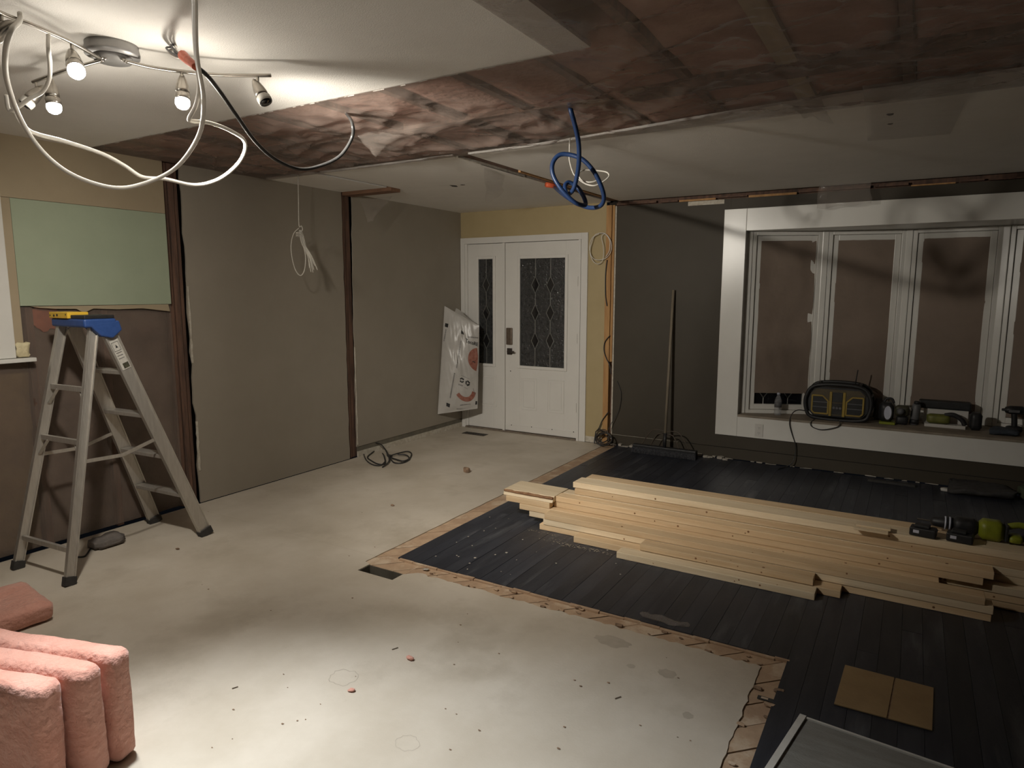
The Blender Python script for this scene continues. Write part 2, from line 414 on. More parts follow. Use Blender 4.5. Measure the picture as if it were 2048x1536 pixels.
# black hardwood planks, laid along y
PW = 0.083
meshes = {}
def plank(x, y0, y1):
    L = round(y1 - y0, 2)
    key = L
    if key not in meshes:
        o = MB().box((-PW / 2 + 0.0006, 0, -0.026), (PW / 2 - 0.0006, L - 0.0015, 0)).build('floor_plank', M_PLANK, None, origin=(0, 0, 0))
        meshes[key] = o.data
    else:
        o = bpy.data.objects.new('floor_plank', meshes[key]); COL.objects.link(o)
    o.parent = floor
    o.location = Vector((x, y0, ZD + random.uniform(-0.0008, 0.0008))) - Vector(floor.location)
x = SX1 + PW / 2; i = 0
rp = random.Random(3)
while x < 1.62:
    y0 = SY1 if x < TX1 - 0.02 else 0.95
    y = y0
    first = rp.choice((0.7, 1.0, 1.3))
    L = first
    while y < YB - 0.03:
        yy = min(y + L, YB - 0.02)
        plank(x, y, yy); y = yy; L = rp.choice((1.2, 1.5, 1.8))
    x += PW; i += 1
rest = MB()
xx = x - PW / 2
rest.box((xx, YR, -0.02), (XR, YB, ZD))
rest.box((TX1, YR, -0.02), (xx, 0.948, ZD))
rest.build('plank_field', M_PLANK, floor, kind='stuff')
# orange lip of splintered wood along the cut edge of the hardwood
for a, b, ax in (((HX1 - 0.15, SY1), (TX1, SY1), 1),):
    r = random.Random(11); m = MB(); x = a[0]
    while x < b[0]:
        w = r.uniform(0.05, 0.16)
        m.box((x, SY1 - r.uniform(0.010, 0.022), ZS), (min(x + w, b[0]), SY1 - 0.001, ZS + r.uniform(0.006, 0.012)))
        x += w + 0.001
    m.build('splintered_edge', M_SUB, floor, kind='stuff')
# water stains and faint rings soaked into the underlayment
M_STAIN = mat('stain', (0.40, 0.35, 0.285), 0.6, (0.46, 0.405, 0.33), 14, 6)
for sx_, sy_, ra, rb, ring_, sd_ in ((1225, 1283, 0.085, 0.045, 0, 1), (1335, 1347, 0.038, 0.032, 0, 3), (1376, 1431, 0.022, 0.02, 0, 4), (1262, 1332, 0.02, 0.016, 0, 7), (686, 1355, 0.06, 0.055, 1, 5), (815, 1486, 0.045, 0.04, 1, 6)):
    c_ = W(sx_, sy_, 2, 0.0); rs = random.Random(sd_); n_ = 22; k_ = [1 + rs.uniform(-0.14, 0.14) for _ in range(n_)]
    out_ = [(c_.x + ra * k_[i] * math.cos(2 * math.pi * i / n_), c_.y + rb * k_[i] * math.sin(2 * math.pi * i / n_), 0.0003) for i in range(n_)]
    if ring_:
        in_ = [(c_.x + (p[0] - c_.x) * 0.93, c_.y + (p[1] - c_.y) * 0.93, 0.0003) for p in out_]
        MB().add(out_ + in_, [(i, (i + 1) % n_, n_ + (i + 1) % n_, n_ + i) for i in range(n_)]).build('stain', M_STAIN, floor)
    else:
        MB().add(out_, [tuple(range(n_))]).build('stain', M_STAIN, floor)
# sheet-metal duct boot inside the opening
duct = MB()
for a, b in (((HX0, HY0), (HX1, HY0 + 0.004)), ((HX0, HY1 - 0.004), (HX1, HY1)), ((HX0, HY0), (HX0 + 0.004, HY1)), ((HX1 - 0.004, HY0), (HX1, HY1))):
    duct.box((a[0], a[1], -0.20), (b[0], b[1], -0.004))
duct.box((HX0, HY0, -0.21), (HX1, HY1, -0.20))
M_DUCT = mat('galvanised', (0.23, 0.21, 0.17), 0.5, (0.17, 0.15, 0.12), 12, 5, metal=0.5)
duct.build('duct_boot', M_DUCT, floor)

# ================================================================== LEFT WALL
wl = MB().box((XL - 0.18, YR, -0.02), (XL - 0.14, YB + 0.2, 2.62)).build('wall_left', M_VOID)
tag(wl, kind='structure')
XF = XL            # face of the drywall
XB = XL - 0.013
def panel_yz(name, poly, m, x0=XB, x1=XF, parent=wl):
    return MB().prism([(x0, y, z) for y, z in poly], (x1 - x0, 0, 0)).build(name, m, parent)
def edge_yz(a, b, n, amp, seed):
    return [(y + j, z) for y, z, j in jag(a, b, n, amp, seed)]
# taupe panels with torn edges at the stud gaps
L1 = edge_yz((2.950, 2.44), (2.950, 0.006), 26, 0.010, 21)
R1 = edge_yz((4.492, 0.006), (4.490, 2.44), 26, 0.004, 22)
panel_yz('drywall_panel', L1 + R1, M_TAN)
L2 = edge_yz((4.622, 2.44), (4.590, 0.10), 26, 0.006, 23)
panel_yz('drywall_panel', L2 + [(YB, 0.10), (YB, 2.44)], M_TAN)
# ragged raw-gypsum edges
for seed, y0, y1, z0, z1 in ((31, 2.949, 2.962, 0.25, 0.62), (32, 2.949, 2.958, 1.05, 1.6), (33, 4.596, 4.604, 0.12, 1.05)):
    m = MB(); pts = edge_yz((y0, z0), (y0, z1), 12, 0.004, seed) + edge_yz((y1, z1), (y1, z0), 12, 0.005, seed + 50)
    m.prism([(XF - 0.004, y, z) for y, z in pts], (0.010, 0, 0)).build('torn_edge', M_RAW, wl)
# green board, buff paint above and beside it
panel_yz('green_board', [(1.895, 1.478), (2.822, 1.476), (2.822, 2.09), (1.895, 2.09)], M_GREEN)
panel_yz('drywall_panel', [(YR, 2.092), (2.822, 2.092), (2.822, 2.44), (YR, 2.44)], M_BUFF)
panel_yz('drywall_panel', [(1.842, 1.20), (1.893, 1.20), (1.893, 2.09), (1.842, 2.09)], M_BUFF)
panel_yz('drywall_scrap', edge_yz((1.95, 1.474), (2.80, 1.474), 3, 0.0, 1) + [(2.81, 1.425), (2.62, 1.45), (2.45, 1.447), (2.30, 1.455), (2.24, 1.43), (2.20, 1.455), (2.08, 1.458), (1.99, 1.466)], M_BUFF)
# studs bared at the two removed partitions
for y0, y1, z0, z1, x0, x1 in ((2.826, 2.866, 0, 2.44, -0.125, -0.035), (2.872, 2.912, 0.0, 2.44, -0.125, -0.028), (2.914, 2.947, 0.0, 2.44, -0.125, -0.040),
                               (4.494, 4.541, 0, 2.44, -0.125, -0.018), (4.543, 4.612, 0, 2.44, -0.125, -0.028)):
    MB().box((XL + x0, y0, z0 + 0.002), (XL + x1, y1, z1)).build('stud', M_STUDDK, wl, bevel=0.002)
for y0 in (2.36, 1.93, 1.50, 1.07):
    MB().box((XL - 0.125, y0, 0.002), (XL - 0.03, y0 + 0.038, 1.47 if y0 > 1.9 else 1.15)).build('stud', M_STUDDK, wl)
# insulation in the open bays, then poly over it
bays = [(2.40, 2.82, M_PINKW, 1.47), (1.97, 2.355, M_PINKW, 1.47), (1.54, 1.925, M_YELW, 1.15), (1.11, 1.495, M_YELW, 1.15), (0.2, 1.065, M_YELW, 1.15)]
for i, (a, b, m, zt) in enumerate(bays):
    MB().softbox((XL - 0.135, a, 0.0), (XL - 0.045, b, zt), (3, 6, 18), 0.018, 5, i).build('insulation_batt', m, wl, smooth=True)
def wfilm(y0, y1, z0, z1, seed, amp=0.028):
    def f(u, v):
        y = y0 + (y1 - y0) * u; z = z0 + (z1 - z0) * v
        e = min(1, 6 * v + 0.15, 6 * (1 - v) + 0.1, 6 * u + 0.2, 6 * (1 - u) + 0.2)
        w = noise.noise(Vector((y * 3.1, z * 2.2, seed))) + 0.5 * noise.noise(Vector((y * 9 + z * 4, z * 5, seed + 4)))
        return (XL - 0.018 + e * amp * w, y, z)
    return MB().grid(f, 36, 50)
wfilm(1.10, 2.83, 0.02, 1.478, 3.3).build('vapour_barrier', M_FILMW, wl, smooth=True)
wfilm(YR + 0.1, 1.098, 0.02, 1.17, 8.3).build('vapour_barrier', M_FILMW, wl, smooth=True)
# orange red patch showing behind the ladder cap
def blob(c, r, ax, seed, n=14, amp=0.35):
    rr = random.Random(seed); pts = []
    for k in range(n):
        a = 2 * math.pi * k / n; q = 1 + rr.uniform(-amp, amp)
        pts.append((c[0], c[1] + r[0] * math.cos(a) * q, c[2] + r[1] * math.sin(a) * q))
    return pts
o = MB().prism(blob((XL - 0.046, 2.03, 1.40), (0.085, 0.072), 0, 5, 26, 0.16), (0.012, 0, 0)).build('orange_patch', M_REDF)
tag(o, 'orange red patch behind the stepladder cap', 'orange patch')
# baseboard remnant, then a dark band painted in as its shadow line
b1 = MB().box((XL - 0.012, 4.60, 0.0), (XL - 0.001, YB - 0.003, 0.052)).build('baseboard_and_shade_left', M_RAW); tag(b1, kind='structure')
shade_band = MB().box((XL - 0.014, 4.60, 0.054), (XL - 0.006, YB - 0.003, 0.098)).build('baseboard_and_shade_left', mat('painted_shadow_band', (0.18, 0.16, 0.12), 0.8, (0.12, 0.11, 0.085), 8, 5)); tag(shade_band, kind='structure')

# window at the far left (only its casing and sill show)
w2 = MB()
w2.box((XL - 0.002, 1.735, 1.18), (XL + 0.020, 1.842, 2.13))
w2.box((XL - 0.002, 0.62, 2.04), (XL + 0.020, 1.734, 2.13))
w2.box((XL - 0.002, 0.62, 1.18), (XL + 0.020, 0.72, 2.039))
w2 = tag(w2.build('window_2', M_WHITE, bevel=0.003), kind='structure')
MB().box((XL - 0.09, 0.60, 1.155), (XL + 0.055, 1.93, 1.178)).build('window_sill', M_WHITE, w2, bevel=0.003)
m = MB()
m.box((XL - 0.09, 0.72, 1.18), (XL - 0.03, 1.735, 1.25)); m.box((XL - 0.09, 0.72, 1.97), (XL - 0.03, 1.735, 2.04))
m.box((XL - 0.09, 0.72, 1.25), (XL - 0.03, 0.79, 1.97)); m.box((XL - 0.09, 1.665, 1.25), (XL - 0.03, 1.735, 1.97))
m.build('sash', M_WHITE, w2)
MB().box((XL - 0.065, 0.79, 1.25), (XL - 0.058, 1.665, 1.97)).build('pane', M_GLASSP, w2)
o = MB().softbox((XL - 0.004, 1.846, 1.181), (XL + 0.030, 1.915, 1.27), (5, 6, 7), 0.014, 22, 3, 0.02).build('spray_foam', M_FOAM, smooth=True)
tag(o, 'pale yellow expanding foam oozing at the window sill corner', 'spray foam')

# ================================================================== BACK WALL
DX0, DX1, DZ = -4.460, -2.885, 2.158
wb = MB()
wb.box((XL, YB, DZ), (-2.695, YB + 0.013, H)); wb.box((DX1, YB, 0.03), (-2.695, YB + 0.013, DZ))
wb = tag(wb.build('wall_back', M_YELLOW), kind='structure')
WX0, WX1, WZ0, WZ1 = -1.540, 2.06, 0.235, 2.300    # outside of window casing
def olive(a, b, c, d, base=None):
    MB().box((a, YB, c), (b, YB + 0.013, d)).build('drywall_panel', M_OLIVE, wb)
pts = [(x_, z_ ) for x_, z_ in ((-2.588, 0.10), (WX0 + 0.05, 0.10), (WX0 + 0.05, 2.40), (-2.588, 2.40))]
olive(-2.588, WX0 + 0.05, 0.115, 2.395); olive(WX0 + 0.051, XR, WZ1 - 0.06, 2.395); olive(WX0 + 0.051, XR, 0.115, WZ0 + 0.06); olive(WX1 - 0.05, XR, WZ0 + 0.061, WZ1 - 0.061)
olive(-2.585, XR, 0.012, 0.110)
MB().box((-2.600, YB - 0.004, 0.06), (-2.586, YB + 0.012, 2.40)).build('torn_edge', M_RAW, wb)
MB().box((-2.585, YB + 0.006, 0.1095), (-1.9, YB + 0.0135, 0.1155)).build('paint_line', M_RAW, wb)
# rough pale band where the ceiling board was cut back along the wall top
r = random.Random(5); x = -2.58
while x < XR - 0.1:
    w = r.uniform(0.15, 0.55); zz = 2.395 + r.uniform(-0.004, 0.012)
    MB().box((x, YB - 0.012 - r.uniform(0, .012), zz), (min(x + w, XR), YB + 0.012, zz + r.uniform(0.010, 0.02))).build('nailer_strip', M_STUD if r.random() < .35 else M_STUDDK, wb)
    x += w + r.uniform(0.005, 0.05)
MB().box((-1.88, YB - 0.004, 2.355), (-1.55, YB + 0.002, 2.392)).build('torn_edge', M_RAW, wb)
MB().box((-2.59, YB + 0.03, 2.38), (XR, YB + 0.05, 2.62)).build('top_plate', M_STUDDK, wb)
# exposed corner post
pb = MB().box((-2.690, YB - 0.018, 0.0), (-2.632, YB + 0.07, 2.41)).build('stud', M_STUD, wb, bevel=0.003)
MB().box((-2.628, YB - 0.010, 0.86), (-2.602, YB + 0.07, 2.41)).build('stud', M_STUD, wb, bevel=0.003)
MB().box((-2.628, YB + 0.035, 0.0), (-2.602, YB + 0.07, 0.858)).build('stud', M_STUDDK, wb)  # darker wood colour stands in for the shadow low on the post
MB().box((-2.694, YB + 0.071, 0.0), (-2.589, YB + 0.09, 2.5)).build('sheathing', M_VOID, wb)
MB().box((-2.883, YB - 0.006, 0.0), (-2.696, YB + 0.012, 0.062)).build('baseboard_back', M_RAW, wb)
# rubble line at the foot of the olive wall
m = MB(); r = random.Random(9); x = -2.60
while x < 0.6:
    far_ = x > -1.45
    w = r.uniform(0.03, 0.12); d = r.uniform(0.02, 0.075) * (0.35 if far_ else 1.0); hh = r.uniform(0.004, 0.009) if far_ else r.uniform(0.006, 0.028)
    m.softbox((x, YB - d, ZD), (x + w, YB - 0.001, ZD + hh), (2, 2, 2), 0.006, 30, x, 0.004)
    x += w * (r.uniform(1.2, 3.0) if far_ else r.uniform(0.9, 1.5))
m.build('plaster_rubble', M_DUST, wb, kind='stuff')
r = random.Random(19)
for k in range(9):
    x = r.uniform(-1.66, -1.35); y = YB - r.uniform(0.05, 0.1); s_ = r.uniform(0.015, 0.035)
    o = MB().softbox((x, y, ZD + 0.001), (x + s_ * 1.4, y + s_, ZD + s_ * 0.7), (2, 2, 2), 0.006, 40, k, 0.004).build('plaster_chunk', M_DUST)
    tag(o, 'small pale plaster chunk beside the push broom at the wall foot', 'plaster chunk', 'plaster chunks by the broom')

# ---- entry door with sidelight
def wx(px, py=650): return W(px, py, 1, YB).x
def wz(py, px=1090): return W(px, py, 1, YB).z
d1 = thing('door_1', (-3.4, YB, 0), kind='structure')
def dp(name, boxes, m, parent=None, bevel=0.002):
    q = MB()
    for a, b in boxes: q.box(a, b)
    return q.build(name, m, parent or d1, bevel=bevel)
yf = YB
dp('door_casing', [((DX0 + 0.002, yf - 0.018, 0), (-4.405, yf + 0.04, DZ)), ((-4.405, yf - 0.018, 2.092), (-2.957, yf + 0.04, DZ)), ((-2.957, yf - 0.018, 0), (DX1, yf + 0.04, DZ))], M_DOOR)
dp('door_casing', [((-4.404, yf - 0.010, 0.02), (-4.372, yf + 0.035, 2.091)), ((-2.984, yf - 0.026, 0.0), (-2.958, yf - 0.001, 2.091))], M_DOOR)
dp('mullion', [((-3.905, yf - 0.012, 0.0), (-3.876, yf + 0.04, 2.091))], M_DOOR)
dp('threshold', [((-4.404, yf - 0.03, 0.0), (-2.985, yf + 0.04, 0.016))], mat('threshold', (0.2, 0.16, 0.12), 0.6, (0.13, 0.1, 0.08), 20, 4))
def leaf(name, x0, x1, z0, z1, gx0, gx1, gz0, gz1):
    lf = dp(name, [((x0, yf + 0.004, z0), (gx0, yf + 0.04, z1)), ((gx1, yf + 0.004, z0), (x1, yf + 0.04, z1)), ((gx0, yf + 0.004, z0), (gx1, yf + 0.04, gz0)), ((gx0, yf + 0.004, gz1), (gx1, yf + 0.04, z1))], M_DOOR)
    e = 0.028
    dp('glass_frame', [((gx0 - e, yf - 0.010, gz0 - e), (gx0 + 0.004, yf + 0.012, gz1 + e)), ((gx1 - 0.004, yf - 0.010, gz0 - e), (gx1 + e, yf + 0.012, gz1 + e)), ((gx0 + 0.004, yf - 0.010, gz0 - e), (gx1 - 0.004, yf + 0.012, gz0 + 0.004)), ((gx0 + 0.004, yf - 0.010, gz1 - 0.004), (gx1 - 0.004, yf + 0.012, gz1 + e))], M_DOOR, lf, bevel=0.004)
    dp('glass', [((gx0, yf + 0.014, gz0), (gx1, yf + 0.020, gz1))], M_GLASS, lf, bevel=0)
    return lf
def came(lf, x, z0, z1): dp('came', [((x - 0.0035, yf + 0.009, z0), (x + 0.0035, yf + 0.013, z1))], M_CAME, lf, bevel=0)
def diamond(lf, x, z, a, b):
    q = [(x - a, z), (x, z - b), (x + a, z), (x, z + b)]
    MB().prism([(p[0], yf + 0.0135, p[1]) for p in q][::-1], (0, -0.006, 0)).build('bevel_pane', M_BEVEL, lf)
    m = MB()
    for i in range(4):
        p0, p1 = q[i], q[(i + 1) % 4]
        m.bar((p0[0], yf + 0.008, p0[1]), (p1[0], yf + 0.008, p1[1]), 0.004, 0.005, (0, 1, 0))
    m.build('came', M_CAME, lf)
slab = leaf('door_leaf', -3.873, -2.986, 0.02, 2.088, -3.690, -3.140, 0.757, 1.918)
side = leaf('sidelight', -4.371, -3.906, 0.02, 2.088, -4.228, -4.030, 0.755, 1.925)
for px in (1069.5, 1099.5):
    x_ = wx(px)
    came(slab, x_, 0.757, 1.918)
    for py in (570, 626, 682): diamond(slab, x_, wz(py, px), 0.046, 0.090)
xs = wx(972)
came(side, xs, 0.755, 1.925)
for py in (570, 626, 682): diamond(side, xs, wz(py, 972), 0.044, 0.088)
for x0, x1, z0, z1, lf in ((-3.675, -3.475, 0.27, 0.63, slab), (-3.345, -3.145, 0.27, 0.63, slab), (-4.27, -3.99, 0.27, 0.63, side)):
    for e_, t in ((0.0, 0.010), (0.028, 0.006)):
        a, b, c, d = x0 + e_, x1 - e_, z0 + e_, z1 - e_
        dp('panel_moulding', [((a, yf - 0.0005, c), (a + t, yf + 0.006, d)), ((b - t, yf - 0.0005, c), (b, yf + 0.006, d)), ((a + t, yf - 0.0005, c), (b - t, yf + 0.006, c + t)), ((a + t, yf - 0.0005, d - t), (b - t, yf + 0.006, d))], M_DOOR, lf)
kp = dp('keypad_lock', [((-3.852, yf - 0.024, 0.985), (-3.780, yf + 0.004, 1.170))], M_BRONZE, slab, 0.006)
MB().lathe([(0.013, 0), (0.013, 0.008)], (-3.818, yf - 0.024, 1.03), (0, -1, 0), 16).build('lock_cylinder', M_STEEL, kp) if False else None
lv = dp('lever_handle', [((-3.845, yf - 0.014, 0.875), (-3.785, yf + 0.004, 0.945)), ((-3.822, yf - 0.05, 0.902), (-3.806, yf - 0.01, 0.918)), ((-3.822, yf - 0.056, 0.898), (-3.730, yf - 0.044, 0.920))], mat('dark_bronze', (0.055, 0.045, 0.038), 0.4, (0.075, 0.06, 0.05), 30, 3, metal=0.5), slab, 0.003)
for z in (1.62, 1.03, 0.30):
    dp('hinge', [((-2.996, yf - 0.006, z), (-2.976, yf + 0.004, z + 0.10))], M_BRONZE, slab, 0.001)
dp('door_sweep', [((-3.870, yf - 0.004, 0.022), (-2.990, yf + 0.004, 0.085))], M_DOOR, slab)
for px, py in ((1023, 850), (1063, 854), (1104, 859), (1147, 864), (1021, 742), (1082, 739)):
    p = W(px, py, 1, yf - 0.003)
    MB().lathe([(0.006, 0), (0.005, 0.003)], p, (0, -1, 0), 8).build('screw', M_RUB, slab)

# ---- bow window
w1 = thing('window_1', (0.25, YB, WZ0), kind='structure')
def wp(name, boxes, m, bevel=0.003, parent=None):
    q = MB()
    for a, b in boxes: q.box(a, b)
    return q.build(name, m, parent or w1, bevel=bevel)
IX0, IX1, IZ0, IZ1 = -1.343, 1.86, 0.440, 2.104
yc = YB - 0.020
wp('casing_board', [((WX0, yc, WZ0), (IX0, YB + 0.012, WZ1))], M_WHITE)
wp('casing_board', [((IX1, yc, WZ0), (WX1, YB + 0.012, WZ1))], M_WHITE)
wp('casing_board', [((IX0 + 0.0005, yc, IZ1), (IX1 - 0.0005, YB + 0.012, WZ1))], M_WHITE)
wp('casing_board', [((IX0 + 0.0005, yc, WZ0), (IX1 - 0.0005, YB + 0.012, IZ0 - 0.02))], M_WHITE)
PP = [Vector((-1.335, 6.43, 0)), Vector((-0.735, 6.70, 0)), Vector((-0.085, 6.88, 0)), Vector((0.605, 6.88, 0)), Vector((1.245, 6.70, 0)), Vector((1.845, 6.43, 0))]
ring = [(p.x, p.y + 0.10) for p in PP]
M_SEAT = mat('dusty_seat', (0.30, 0.25, 0.19), 0.7, (0.20, 0.165, 0.125), 8, 6)
MB().prism([(x_, y_, IZ0 - 0.0195) for x_, y_ in [(IX0 + 0.0005, YB - 0.022), (IX1 - 0.0005, YB - 0.022)] + ring[::-1]], (0, 0, 0.0195)).build('window_seat', M_SEAT, w1)
MB().prism([(x_, y_, IZ1) for x_, y_ in [(IX0, YB + 0.013), (IX1, YB + 0.013)] + ring[::-1]], (0, 0, 0.02)).build('head_board', M_WHITE, w1)
for xa in ((IX0 - 0.012, IX0), (IX1, IX1 + 0.012)):
    wp('jamb', [((xa[0], YB + 0.013, IZ0), (xa[1], 6.53, IZ1))], M_WHITE)
for i in range(5):
    a, b = PP[i], PP[i + 1]
    u = (b - a).normalized(); n = Vector((u.y, -u.x, 0))     # n points into the room
    if n.y > 0: n = -n
    L = (b - a).length
    def q(s_, t, z): p = a + u * s_ + n * t; return (p.x, p.y, z)
    def fbox(s0, s1, z0, z1, t0, t1):
        return [q(s0, t0, z0), q(s1, t0, z0), q(s1, t1, z0), q(s0, t1, z0), q(s0, t0, z1), q(s1, t0, z1), q(s1, t1, z1), q(s0, t1, z1)]
    FB = [(3, 2, 1, 0), (4, 5, 6, 7), (0, 1, 5, 4), (1, 2, 6, 5), (2, 3, 7, 6), (3, 0, 4, 7)]
    def frame(name, s0, s1, z0, z1, w, t0, t1):
        m = MB()
        for c in ((s0, s0 + w, z0, z1), (s1 - w, s1, z0, z1), (s0 + w, s1 - w, z0, z0 + w), (s0 + w, s1 - w, z1 - w, z1)):
            m.add(fbox(*c, t0, t1), FB)
        return m.build(name, M_WHITE, w1, bevel=0.003)
    z0, z1 = IZ0 + 0.001, IZ1 - 0.001
    frame('window_frame', 0.028, L - 0.028, z0, z1, 0.034, -0.07, 0.02)
    sash = frame('sash', 0.064, L - 0.064, z0 + 0.036, z1 - 0.036, 0.048, -0.055, 0.0)
    MB().add(fbox(0.11, L - 0.11, z0 + 0.084, z1 - 0.084, -0.035, -0.03), FB).build('pane', M_GLASSP, w1)
    m = MB().add(fbox(-0.026, 0.026, z0, z1, -0.07, 0.030), FB).build('mullion_post', M_WHITE, w1, bevel=0.006)
    # muntin diamonds seen below the first paper
    for sx in (0.20, 0.42):
        mm = MB(); zc = z0 + 0.14
        for dx_ in (-1, 1):
            mm.bar(q(sx, -0.028, zc), q(sx + dx_ * 0.05, -0.028, zc + 0.07), 0.007, 0.004)
        mm.bar(q(sx, -0.028, z0 + 0.084), q(sx, -0.028, zc), 0.007, 0.004)
        mm.build('came', M_CAME, w1)
    # masking paper
    pz0 = z0 + (0.19 if i == 0 else 0.088)
    def pf(s_, t_):
        z = pz0 + (z1 - 0.082 - pz0) * t_
        sp = 0.106 + (L - 0.212 + (0.03 if i == 0 else 0.0)) * s_
        off = 0.006 + 0.010 * (noise.noise(Vector((s_ * 2.5 + i * 7, t_ * 5, 1.0))) + 0.6 * noise.noise(Vector((s_ * 6 + t_ * 6 + i * 3, t_ * 9, 5.0)))) * (1.4 if i == 0 else 0.8)
        return q(sp, off if i == 0 else off - 0.008, z)
    MB().grid(pf, 14, 36).build('masking_paper', M_KRAFT, w1, smooth=True)
# duplex outlet on the apron
oc = W(1519, 860, 1, YB)
ol = MB().box((oc.x - 0.035, yc - 0.006, oc.z - 0.058), (oc.x + 0.035, yc - 0.0005, oc.z + 0.058)).build('outlet', M_PLATE, bevel=0.002)
tag(ol, 'white duplex outlet on the apron under the bow window', 'outlet')
for dz in (-0.024, 0.024):
    f_ = MB().lathe([(0.017, 0), (0.017, 0.0025)], (oc.x, yc - 0.0062, oc.z + dz), (0, -1, 0), 16).build('socket', M_PLATE, ol)
    s_ = MB()
    for dx_ in (-0.006, 0.006): s_.box((oc.x + dx_ - 0.0012, yc - 0.0096, oc.z + dz - 0.002), (oc.x + dx_ + 0.0012, yc - 0.0088, oc.z + dz + 0.007))
    s_.box((oc.x - 0.002, yc - 0.0096, oc.z + dz - 0.011), (oc.x + 0.002, yc - 0.0088, oc.z + dz - 0.007))
    s_.build('slot', M_INK, f_)

# remaining walls, never in view but part of the room
tag(MB().box((XR, YR, -0.02), (XR + 0.04, YB + 0.2, 2.62)).build('wall_right', M_OLIVE), kind='structure')
tag(MB().box((XL - 0.2, YR - 0.04, -0.02), (XR + 0.04, YR, 2.62)).build('wall_front', M_TAN), kind='structure')

# ================================================================== CEILING
YN = 2.337; XN = -1.075
ceil = MB().box((XL - 0.15, YR, H), (XN, YN + 0.012, H + 0.013))
ceil = tag(ceil.build('ceiling', M_CEIL), kind='structure')
def cpanel(poly):
    MB().prism([(x_, y_, H) for x_, y_ in poly], (0, 0, 0.013)).build('drywall_panel', M_CEIL, ceil)
YE = YB - 0.012
cpanel([(XL, 3.68)] + [(x_, 3.69 + j) for x_, _, j in jag((-4.3, 0), (-3.94, 0), 6, 0.012, 61)] + [(-3.93, 4.49), (XL, 4.49)])
cpanel([(XL, 4.63), (-2.665, 4.63), (-2.655, YE + 0.012), (XL, YE + 0.012)])
cpanel([(-3.885, 3.70)] + [(x_, 3.70 + j) for x_, _, j in jag((-3.8, 0), (-2.7, 0), 14, 0.008, 62)] + [(-2.665, 3.70), (-2.665, 4.628), (-3.885, 4.628)])
near = [(-2.545, 3.70), (-2.13, 3.70), (-1.6, 3.64), (-1.1, 3.56), (-0.66, 3.505), (-0.35, 3.485), (0.3, 3.46), (1.2, 3.42), (XR, 3.40)]
cpanel(near + [(XR, YE - 0.03), (-2.545, YE - 0.03)])
(MB().box((XL - 0.2, YR, 2.62), (XR + 0.04, YB + 0.9, 2.66)).build('roof_deck', M_VOID, ceil))
# joists and batts above
xj = [-0.50 + 0.406 * k for k in range(-10, 8)]
for x_ in xj:
    light = abs(x_ + 0.5) < 0.01
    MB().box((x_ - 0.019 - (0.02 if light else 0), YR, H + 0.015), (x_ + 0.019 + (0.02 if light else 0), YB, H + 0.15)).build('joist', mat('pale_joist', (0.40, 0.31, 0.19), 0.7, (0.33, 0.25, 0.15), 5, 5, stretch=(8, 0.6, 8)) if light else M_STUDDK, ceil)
for i, x_ in enumerate(xj[:-1]):
    x1 = xj[i + 1]
    y0 = 2.30 if x_ < -1.3 else -0.6
    sx = random.Random(i).uniform(-0.01, 0.02)
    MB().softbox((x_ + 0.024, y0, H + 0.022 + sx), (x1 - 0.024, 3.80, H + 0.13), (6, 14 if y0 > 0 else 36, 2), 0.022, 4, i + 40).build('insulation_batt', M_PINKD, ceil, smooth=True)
# cross blocking where the old wall ran
MB().box((XL, 3.02, H + 0.012), (-1.35, 3.06, H + 0.10)).build('blocking', M_STUDDK, ceil)
MB().box((-1.2, 2.95, H + 0.004), (XR, 3.12, H + 0.03)).build('blocking', M_STUDDK, ceil)
# removed-partition plates
MB().box((XL, 4.50, H - 0.028), (-3.89, 4.62, H + 0.012)).build('top_plate', mat('red_pine', (0.22, 0.115, 0.065), 0.75, (0.15, 0.078, 0.045), 6, 5, stretch=(0.7, 6, 6)), ceil, bevel=0.003)
MB().box((-3.925, 3.70, H + 0.016), (-3.89, 4.62, H + 0.03)).build('gap_backing', M_VOID, ceil)
MB().box((-2.660, 3.70, H + 0.010), (-2.55, YE, H + 0.03)).build('top_plate', M_STUDDK, ceil)
for y0, y1, xa, xb in ((3.72, 4.6, -2.652, -2.637), (4.4, 5.9, -2.580, -2.560), (4.0, 5.3, -2.652, -2.640)):
    MB().box((xa, y0, H - 0.006), (xb, y1, H + 0.012)).build('torn_edge', M_STUD if xa > -2.6 else M_RAW, ceil)
# vapour barrier sheets
def cfilm(x0, x1, y0, y1, seed, nu, nv, amp=0.020, edge=(1, 1, 1, 1)):
    def f(u, v):
        x_ = x0 + (x1 - x0) * u; y_ = y0 + (y1 - y0) * v
        if x_ < -1.215: dn = y_ - 2.333
        elif y_ < 2.333: dn = x_ + 1.215
        else: dn = math.hypot(x_ + 1.215, y_ - 2.333)
        e = min(1.0, dn * 5, (3.715 - y_) * 4, (x_ - XL) * 3)
        w = noise.noise(Vector((x_ * 1.8, y_ * 2.6, seed))) 
        q1 = 1 - abs(noise.noise(Vector((x_ * 2.4 + y_ * 3.4, y_ * 2.2 - x_ * 1.6, seed + 3)))) * 2.2
        q2 = 1 - abs(noise.noise(Vector((x_ * 6 - y_ * 5, y_ * 7 + x_ * 3, seed + 9)))) * 2.4
        w = w + 0.75 * max(0, q1) ** 2 + 0.35 * max(0, q2) ** 2
        return (x_, y_, H - 0.003 - max(0.0, min(1.0, e)) * max(0.0, amp * (0.5 + w)))
    return MB().grid(f, nu, nv)
cfilm(XL + 0.01, -1.215, YN - 0.004, 3.71, 2.2, 200, 80, amp=0.030, edge=(1, 0, 1, 1)).build('vapour_barrier', M_FILM, ceil, smooth=True)
